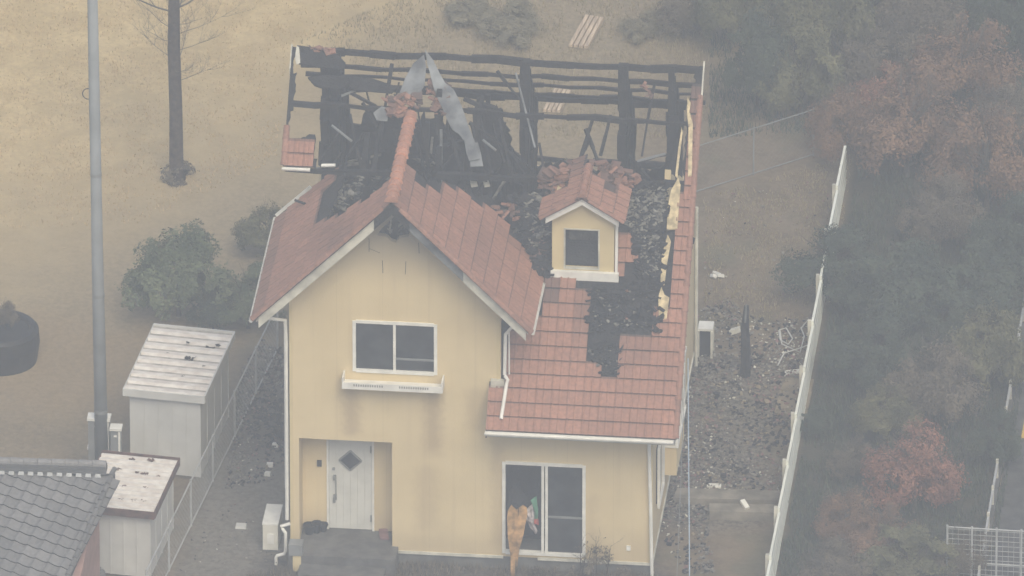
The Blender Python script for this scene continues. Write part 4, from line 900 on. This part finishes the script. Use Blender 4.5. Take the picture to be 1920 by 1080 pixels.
# ================================================================== YARD
def boxobj(name, pts, h, m, label, cat, lift=0, group=None, tilt=0):
    P = [gnd(*p)+Vector((0,0,lift)) for p in pts]; mb = MB(); mb.hexa(P+[p+Vector((0,0,h)) for p in P]) if len(P) == 4 else None
    return tag(mb.build(name, M[m], loc=P[0]), label, cat, group)
q = gnd(1397, 705); mb = MB(); n = 10; mb.tube([q, q+Vector((.01,0,.6)), q+Vector((-.01,.02,1.1)), q+Vector((.02,0,1.6))], [.11,.10,.085,.05], 9); o = mb.build('charred_post', M['char'], loc=q); tag(o, 'black charred post standing upright in the burnt yard', 'post')
mb = MB(); mb.tube([q+Vector((.0,-.06,1.25)), q+Vector((.02,-.05,1.65))], .02, 6); o2 = adopt(mb, 'pale_split', M['zinc'], o); o2.location = -q
boxobj('concrete_beam', [(1262,945),(1466,950),(1470,932),(1270,926)], .14, 'paleconc', 'long low concrete beam lying across the yard behind the block wall', 'beam')
boxobj('concrete_slab', [(1330,975),(1462,978),(1462,962),(1330,960)], .20, 'paleconc', 'grey concrete slab wall just in front of the long beam', 'slab')
boxobj('plywood_sheet', [(1452,778),(1512,782),(1522,738),(1462,736)], .05, 'ply', 'brown plywood sheet lying against the foot of the panel fence', 'board')
boxobj('plywood_sheet', [(1462,735),(1520,737),(1526,715),(1475,712)], .05, 'ply', 'smaller brown sheet just behind the plywood sheet', 'board')
boxobj('white_plank', [(1472,703),(1500,700),(1498,694),(1471,697)], .03, 'white', 'short white plank on the debris near the panel fence', 'plank')
boxobj('white_plank', [(1325,914),(1352,916),(1352,909),(1326,908)], .03, 'white', 'small white plank lying behind the long concrete beam', 'plank')
mb = MB(); q = gnd(1396, 968); mb.bar(q+Vector((-.06,.1,.30)), q+Vector((.06,-.08,.22)), .10, .06); tag(mb.build('white_brick', M['white'], loc=q), 'white brick lying askew on the concrete slab', 'brick')
mb = MB(); q = gnd(1338, 522); chip(mb, q+Vector((0,0,.05)), .10, .4); chip(mb, q+Vector((.13,.05,.05)), .10, .4); chip(mb, q+Vector((.05,.15,.05)), .07, .4); tag(mb.build('white_scrap', M['white'], loc=q), 'crumpled white scrap on the bare soil behind the house', 'scrap')
mb = MB(); q = gnd(1379, 628); chip(mb, q+Vector((0,0,.1)), .12, .6); tag(mb.build('pale_lump', M['ivory'], loc=q), 'pale lump lying just left of the charred post', 'scrap')
mb = MB(); pts = [gnd(*p)+Vector((0,0,.06+.03*(i%3))) for i, p in enumerate([(1460,625),(1463,645),(1478,655),(1486,640),(1474,622),(1462,628),(1466,650),(1500,668),(1508,640),(1502,620),(1516,606),(1524,625),(1520,650),(1500,660),(1470,672),(1458,690)])]
mb.tube(pts, .014, 6); tag(mb.build('tangled_hose', M['shed'], loc=pts[0]), 'tangled pale hose lying by the panel fence', 'hose')
# burnt litter in the yard and alley
def litter(name, poly, counts, label):
    mb = MB(); xs = [p[0] for p in poly]; ys = [p[1] for p in poly]
    for mi, (n, s0, s1) in enumerate(counts):
        mb.m = mi; k = 0
        while k < n:
            c = (rnd(min(xs), max(xs)), rnd(min(ys), max(ys)))
            dens = .5+noise.noise(Vector((c[0]*.012, c[1]*.012, mi*3.3)))*1.2
            if inside(c, poly) and rnd(0, 1) < dens: chip(mb, gnd(*c)+Vector((0,0,rnd(0,.07))), rnd(s0, s1)*rnd(.5, 1), .35); k += 1
    tag(mb.build(name, [M['char'], M['soilash'], M['offwhite'], M['mauve'], M['ply']]), label, 'debris', kind='stuff')
litter('burnt_litter', [(1300,590),(1360,560),(1420,600),(1520,600),(1525,680),(1500,780),(1480,930),(1270,930),(1255,1000),(1240,930),(1300,700)], ((750,.02,.08),(2600,.015,.055),(520,.012,.04),(600,.015,.05),(500,.015,.06)), 'burnt rubble covering the yard right of the house')
litter('burnt_litter', [(1250,940),(1330,955),(1330,1010),(1340,1075),(1280,1080),(1240,1000)], ((110,.02,.07),(320,.015,.06),(30,.015,.05),(20,.02,.06),(10,.02,.06)), 'light rubble in front of the concrete beam')
litter('burnt_litter', [(450,700),(490,640),(532,660),(532,900),(420,920),(440,800)], ((700,.02,.07),(600,.015,.05),(50,.012,.03),(160,.015,.045),(60,.015,.05)), 'burnt rubble between the chain link fence and the house')
litter('fallen_scraps', [(340,960),(520,930),(520,1080),(330,1080)], ((30,.01,.03),(30,.01,.04),(12,.01,.03),(20,.01,.03),(5,.01,.03)), 'small scraps strewn on the grey path')
litter('yard_scraps', [(1320,380),(1560,330),(1540,560),(1320,560)], ((40,.01,.04),(60,.01,.05),(10,.01,.03),(50,.01,.05),(60,.02,.05)), 'small scraps strewn on the bare soil behind the yard')
# boards on the ground behind
for pts, lab in (([(1066,90),(1105,94),(1134,40),(1098,34)], 'pale ribbed board lying on the ground above the roof ridge'), ([(1018,212),(1052,214),(1072,176),(1040,172)], 'pale ribbed board seen through the burnt roof between two posts')):
    P = [gnd(*p) for p in pts]; mb = MB(); n = 4
    for i in range(n):
        a, b = i/n, (i+.72)/n; Q = [P[0].lerp(P[1],a), P[0].lerp(P[1],b), P[3].lerp(P[2],b), P[3].lerp(P[2],a)]; mb.hexa([v+Vector((0,0,.03)) for v in Q]+[v+Vector((0,0,.09)) for v in Q])
    mb.m = 1; mb.hexa(P+[v+Vector((0,0,.029)) for v in P]); tag(mb.build('ribbed_board', [M['pale'], M['ply']], loc=P[0]), lab, 'board', 'ribbed boards behind the house')
# large dark round tub
q = gnd(-8, 706); mb = MB(); n = 40; rings = []
for zz, rr in ((0,.74),(.4,.80),(.68,.78),(.75,.72),(.75,.62),(.68,.58),(.68,.001)):
    rings.append([q+Vector((math.cos(2*math.pi*k/n)*rr, .75+math.sin(2*math.pi*k/n)*rr, zz)) for k in range(n)])
for A, B in zip(rings, rings[1:]):
    for k in range(n): mb.face([A[k], A[(k+1)%n], B[(k+1)%n], B[k]])
mb.face(rings[0]); tub = mb.build('round_tub', M['base'], loc=q); tub.data.materials[0] = M['black']; tag(tub, 'large dark round tub at the left edge beyond the pole', 'tub')

# ================================================================== PLANTS
def blob_leaves(mb, C, rx, ry, rz, n, size, seed, gap=.05, sink=.5):
    k = 0; C = Vector(C); tries = 0
    while k < n and tries < n*12:
        tries += 1
        v = Vector((random.gauss(0,1), random.gauss(0,1), random.gauss(0,1))).normalized(); r = rnd(.25, 1)**.6
        lump = 1+.38*noise.noise(v*1.9+Vector((seed,0,0)))+.16*noise.noise(v*5+Vector((0,seed,0)))
        p = Vector((v.x*rx, v.y*ry, v.z*rz))*r*lump
        if p.z < -rz*.8: continue
        dn = noise.noise((C+p)*2.3+Vector((seed*3,1,2))) + .5*noise.noise((C+p)*5+Vector((seed,4,2)))
        if dn < gap: continue
        cl = noise.noise((C+p)*2.6+Vector((9,seed,2)))
        mb.tint = (max(0, min(1, .42+.6*cl+rnd(-.14,.14))), .5, 0)
        nrm = (v+Vector((rnd(-.9,.9),rnd(-.9,.9),rnd(-.4,1.1)))).normalized(); a = nrm.orthogonal().normalized(); a = Matrix.Rotation(rnd(0,6.28), 3, nrm)@a; b = nrm.cross(a); s = size*rnd(.5,1.2); q = C+p
        mb.face([q-a*s, q-b*s*.45, q+a*s, q+b*s*.45]); k += 1
    mb.tint = (0, .5, 0)
def limbs(mb, base, h, spread, n, r0, depth=2, seed=0, start=.25, up=.6, lean=(0,0)):
    base = Vector(base); top = base+Vector((lean[0], lean[1], h)); mid = [base.lerp(top, t)+Vector((rnd(-.04,.04), rnd(-.04,.04), 0))*h*.25*(t>0)*(t<1) for t in (0,.2,.4,.6,.8,1)]
    mb.tube(mid, [r0*(1.15 if i == 0 else 1-.16*i) for i in range(6)], 7)
    def grow(p, d, L, r, lv):
        pts = [p]; dd = d.copy()
        for s in range(3): dd = (dd+Vector((rnd(-.28,.28), rnd(-.28,.28), rnd(-.05,.2)))).normalized(); pts.append(pts[-1]+dd*L/3)
        mb.tube(pts, [r, r*.8, r*.55, r*.25], 4)
        if lv > 0:
            for s in (1, 2, 2, 3, 3):
                e = (dd+Vector((rnd(-.8,.8), rnd(-.8,.8), rnd(-.3,.5)))).normalized(); grow(pts[s], e, L*rnd(.4,.65), r*.5, lv-1)
    for i in range(n):
        t = start+(1-start)*(i+rnd(0,.8))/n; k = min(4.99, t*5); p = mid[int(k)].lerp(mid[int(k)+1], k-int(k)); a = rnd(0, 6.28)
        grow(p, Vector((math.cos(a), math.sin(a), up)).normalized(), spread*rnd(.6,1.1)*(1.1-.4*t), r0*.38*(1.1-t*.6), depth)
PROTO = {}
def crown_proto(kind, var):
    key = (kind, var)
    if key in PROTO: return PROTO[key]
    sd = hash(kind) % 50 if False else sum(map(ord, kind)) % 50 + var*7
    lf = MB(); sp = kind in ('grey', 'rust', 'red')
    for (ox, oy, oz, rr, nn_) in ((0,0,.62,.5,2600), (-.45,.1,.5,.36,1300), (.42,-.15,.52,.38,1400), (.1,.35,.8,.34,1100), (-.15,-.4,.45,.38,1300), (.3,.3,.35,.36,1000)):
        o = Vector((ox+rnd(-.12,.12), oy+rnd(-.12,.12), oz+rnd(-.08,.08))); blob_leaves(lf, o, rr, rr, rr*.8, int(nn_*(1.6 if sp else 2.2)), .024 if sp else .029, sd+ox*5, gap=-.08 if not sp else -.03)
    lo = lf.build('crown', GREENS[kind], recalc=False)
    tr = MB(); limbs(tr, (0,0,0), .75, .55, 16 if sp else 10, .035, 2 if sp else 1, up=.8, start=.12)
    to = tr.build('trunk', M['twig'] if sp else M['bark'])
    PROTO[key] = (lo.data, to.data)
    bpy.data.objects.remove(lo); bpy.data.objects.remove(to); return PROTO[key]
def plant(kind, var, px, py, w_, h, label, name='shrub', cat='shrub', dep=None, group='shrubs and trees of the copse', z0=None, pos=None):
    ld, td = crown_proto(kind, var); p = Vector(pos) if pos else gnd(px, py); root = thing(name, p, label, cat, group); a = rnd(-.5, .5)
    for nm, d in (('crown', ld), ('trunk', td)):
        o = bpy.data.objects.new(nm, d); COL.objects.link(o); o.parent = root; o.scale = (w_/1.6, (dep or w_)/1.6, h/1.12); o.rotation_euler.z = a
    return root
# copse on the right: (kind, variant, base px, base py, width m, height m, label)
for a in (
 ('dark',0,1570,562,2.3,1.6,'dark green bush spilling over the gap in the pale panel fence'),
 ('dark',1,1700,640,2.6,2.2,'large dark green bush right of the panel fence gap'),
 ('dark',0,1640,730,1.9,1.7,'dark green bush hugging the pale fence below its gap'),
 ('grey',0,1740,800,2.3,2.0,'grey brown twiggy shrub above the brick red one'),
 ('red',0,1715,960,2.3,1.9,'brick red shrub at the lower right, brightest in the copse'),
 ('grey',1,1590,900,1.1,1.0,'small grey shrub between the pale fence and the brick red shrub'),
 ('rust',0,1590,1010,1.4,1.1,'low rusty brown shrub beside the foot of the pale fence'),
 ('grey',0,1560,1110,1.6,1.2,'grey twiggy shrub cut by the bottom edge right of the pale fence'),
 ('olive',0,1700,1100,2.2,1.3,'olive grey shrub below the brick red one at the bottom edge'),
 ('grey',1,1800,1085,1.4,1.2,'grey shrub behind the white wire fence'),
 ('dark',1,1850,620,2.2,2.0,'dark green bush at the right edge halfway up'),
 ('olive',1,1850,740,1.9,2.1,'tall olive bush left of the asphalt edge'),
 ('dark',0,1870,880,1.1,1.4,'narrow green bush between the brick red shrub and the asphalt'),
 ('rust',1,1700,330,3.0,2.4,'broad rusty brown shrub beyond the top end of the pale fence'),
 ('rust',0,1850,400,2.6,2.5,'rusty brown tree against the upper right edge'),
 ('rust',0,1580,300,1.7,1.7,'rusty shrub just left of the top of the pale fence'),
 ('grey',0,1760,470,2.0,1.8,'grey brown shrub in the dark hollow right of the fence top'),
 ('dark',0,1900,520,1.7,2.0,'dark green shrub between two rusty ones at the right edge'),
 ('rust',1,1800,210,2.8,2.2,'rusty shrub high in the upper right area'),
 ('grey',1,1640,190,2.4,2.0,'grey brown shrub in the top right copse'),
 ('olive',0,1500,220,2.0,2.2,'olive green bush behind the chain link fence'),
 ('dark',1,1420,210,1.6,2.4,'dark green bush rising right of the house ridge end'),
 ('olive',1,1540,110,2.2,2.3,'olive bush at the top edge right of centre'),
 ('dark',1,1600,700,1.2,1.1,'small dark bush pressed against the middle of the pale fence'),
 ('olive',1,1660,830,1.5,1.4,'olive bush left of the brick red shrub top'),
 ('rust',1,1640,1060,1.8,1.4,'rusty shrub at the bottom between the pale fence and the white wire fence'),
 ('dark',0,1770,690,2.0,1.9,'dark green bush in the middle of the copse'),
 ('grey',0,1880,300,2.0,1.8,'grey shrub behind the rusty tree at the right edge'),
 ('red',1,1650,250,1.8,1.5,'reddish shrub in the middle of the upper right copse'),
 ('dark',1,1530,820,.8,.7,'tiny dark bush at the foot of the lower pale fence'),
 ('dark',0,1890,120,1.6,2.2,'dark green bush in the top right corner'),
 ('grey',0,1730,90,2.4,1.8,'grey brown shrub at the top edge of the copse'),
 ('olive',1,1370,90,1.6,2.0,'olive shrub above the right end of the roof ridge'),
 ('grey',1,1280,70,1.5,1.4,'sparse grey shrub above the ridge near the pale ribbed board'),
 ('olive',0,1450,20,1.8,2.2,'olive shrub cut by the top edge above the copse'),
 ('dark',1,1640,30,2.4,2.4,'dark bush cut by the top edge at the right'),
): plant(*a)
for a in (
 ('bush',0,335,592,2.5,1.95,'round mid green bush left of the house behind the larger shed'),
 ('bush',1,465,615,1.6,1.3,'dark green bush squeezed between the round bush and the house'),
 ('olive',1,505,475,1.5,1.1,'hazy olive bush beside the left roof eave'),
 ('dark',1,400,620,1.2,1.0,'low dark shrub behind the top corner of the larger shed'),
 ('dry',0,960,70,1.6,.6,'low olive clump beyond the ridge left of the ribbed board'),
 ('dry',1,880,40,1.3,.5,'low grey clump at the top edge above the house'),
 ('dry',0,1200,70,1.0,.5,'low dry clump right of the pale ribbed board'),
): plant(*a, group='bushes round the house')
plant('grey', 0, 10, 560, .6, .7, 'thin grey shrub growing out of the dark round tub', group='bushes round the house', pos=q+Vector((.1,.75,.67)))
# weeds in front of the house
for i, (px, py, w_, h, lab) in enumerate(((1112,1090,.75,1.05,'dry shrub reaching up beside the right edge of the sliding window'), (1055,1090,.6,.42,'low dry weeds under the closed half of the sliding window'), (1165,1096,.6,.38,'low dry weeds below the small wall vent'), (1010,1088,.4,.32,'low dry weeds right of the orange board'))):
    p = gnd(px, py); mb = MB(); root = thing('dry_shrub', p, lab, 'shrub', 'dry weeds along the front wall')
    for s_ in range(6): limbs(mb, p+Vector((rnd(-w_,w_)*.35, rnd(-.08,.08), 0)), h*rnd(.5,1), h*.3, 6, .016, 1, up=.7, start=.3, lean=(rnd(-.15,.3), rnd(-.1,.1)))
    part(mb, 'stems', M['bark'], root); lf = MB(); blob_leaves(lf, p+Vector((0,0,h*.42)), w_*.5, .16, h*.5, int(420*w_/.6), .03, i*3, gap=.02); part(lf, 'leaves', GREENS['grey'], root, recalc=False)
# dry ground cover
def cover(name, poly, n, hgt, m, label, z=GZ):
    mb = MB(); xs = [p[0] for p in poly]; ys = [p[1] for p in poly]; k = 0
    while k < n:
        c = (rnd(min(xs), max(xs)), rnd(min(ys), max(ys)))
        if not inside(c, poly): continue
        if noise.noise(Vector((c[0]*.02, c[1]*.03, n*.01))) + rnd(-.4,.4) < -.1: continue
        p = gnd(*c); h = rnd(*hgt); a = rnd(0, 6.28); d = Vector((math.cos(a), math.sin(a), 0))*.012; l = Vector((rnd(-.4,.4), rnd(-.4,.4), 1))*h
        mb.tint = (rnd(0,1), .5, 0); mb.face([p-d, p+d, p+l]); k += 1
    tag(mb.build(name, m, recalc=False), label, 'ground cover', kind='stuff')
dry_m = leaf_mat('leaf_dry', (.24,.20,.125), (.36,.30,.19))
cover('undergrowth', [(1330,0),(1920,0),(1920,700),(1860,1080),(1456,1080),(1562,560),(1615,290),(1500,250),(1330,260)], 34000, (.08,.25), GREENS['dark'], 'tangled dry undergrowth below the copse')
cover('dry_grass', [(740,0),(1330,0),(1330,260),(1000,260),(560,80)], 9000, (.04,.12), dry_m, 'rough dry grass beyond the roof ridge')
cover('dry_grass', [(1320,370),(1600,290),(1560,560),(1530,600),(1320,600)], 5000, (.03,.09), dry_m, 'thin dry grass in the yard behind the rubble')
cover('dry_weeds', [(730,1045),(1230,1070),(1240,1100),(420,1100),(540,1060)], 5000, (.06,.2), GREENS['grey'], 'dark dry weeds along the bottom edge below the house')
straw_m = leaf_mat('leaf_straw', (.34,.25,.13), (.62,.47,.27))
cover('lawn_grass', [(0,0),(700,0),(540,90),(520,300),(260,420),(0,430)], 9000, (.02,.06), straw_m, 'pale dry lawn at the upper left')
# bare tree
p = gnd(331, 335); root = thing('bare_tree', p, 'bare tree with straight dark trunk on the dry lawn', 'tree')
mb = MB(); mb.tube([p, p+Vector((0,0,.15)), p+Vector((.0,0,1.5)), p+Vector((-.03,0,3)), p+Vector((-.02,.05,4.6)), p+Vector((0,0,6.5)), p+Vector((0,0,8.5))], [.20,.15,.135,.13,.11,.07,.02], 12); part(mb, 'trunk', M['bark'], root, smooth=True)
mb = MB(); random.seed(21)
def grow(mb, p, d, L, r, lv):
    pts = [p]; dd = d.copy()
    for s in range(4): dd = (dd+Vector((rnd(-.22,.22), rnd(-.22,.22), rnd(-.02,.16)))).normalized(); pts.append(pts[-1]+dd*L/4)
    mb.tube(pts, [r, r*.85, r*.65, r*.45, r*.2], 5)
    if lv:
        for s in (1, 2, 3, 3, 4, 4): grow(mb, pts[s], (dd+Vector((rnd(-.8,.8), rnd(-.8,.8), rnd(-.3,.45)))).normalized(), L*rnd(.4,.6), r*.42, lv-1)
for i in range(44):
    z = 2.2+i*.13+rnd(0,.1); a = i*2.4+rnd(-.3,.3); grow(mb, p+Vector((-.02,0,z)), Vector((math.cos(a), math.sin(a), .35)).normalized(), rnd(.9,1.5)*(1.1 if z > 3 else .65), .022 if z > 3.6 else .009, 3 if z < 4.6 else 2)
part(mb, 'branches', M['twig'], root)
mb = MB(); 
lf = MB(); blob_leaves(lf, p+Vector((0,0,.12)), .42, .4, .2, 700, .05, 3, gap=-.1); tag(lf.build('weed_clump', GREENS['grey'], loc=p, recalc=False), 'ring of dark weeds round the foot of the bare tree', 'weeds')

# ================================================================== HAZE
mb = MB(); mb.box(-485, 485, -455, 485, GZ-1, cam.location.z+8)
hz = mb.build('haze', []); hz.data.materials.clear(); hm = bpy.data.materials.new('haze_air'); hm.use_nodes = True; hn = hm.node_tree
for n_ in list(hn.nodes):
    if n_.type == 'BSDF_PRINCIPLED': hn.nodes.remove(n_)
pv = hn.nodes.new('ShaderNodeVolumePrincipled'); pv.inputs['Density'].default_value = HAZE_DENSITY; pv.inputs['Color'].default_value = (.745, .81, .90, 1); pv.inputs['Anisotropy'].default_value = 0
hn.links.new(pv.outputs[0], hn.nodes['Material Output'].inputs['Volume']); hz.data.materials.append(hm); tag(hz, 'pale grey smoke haze in the air over the whole place', 'haze', kind='stuff')
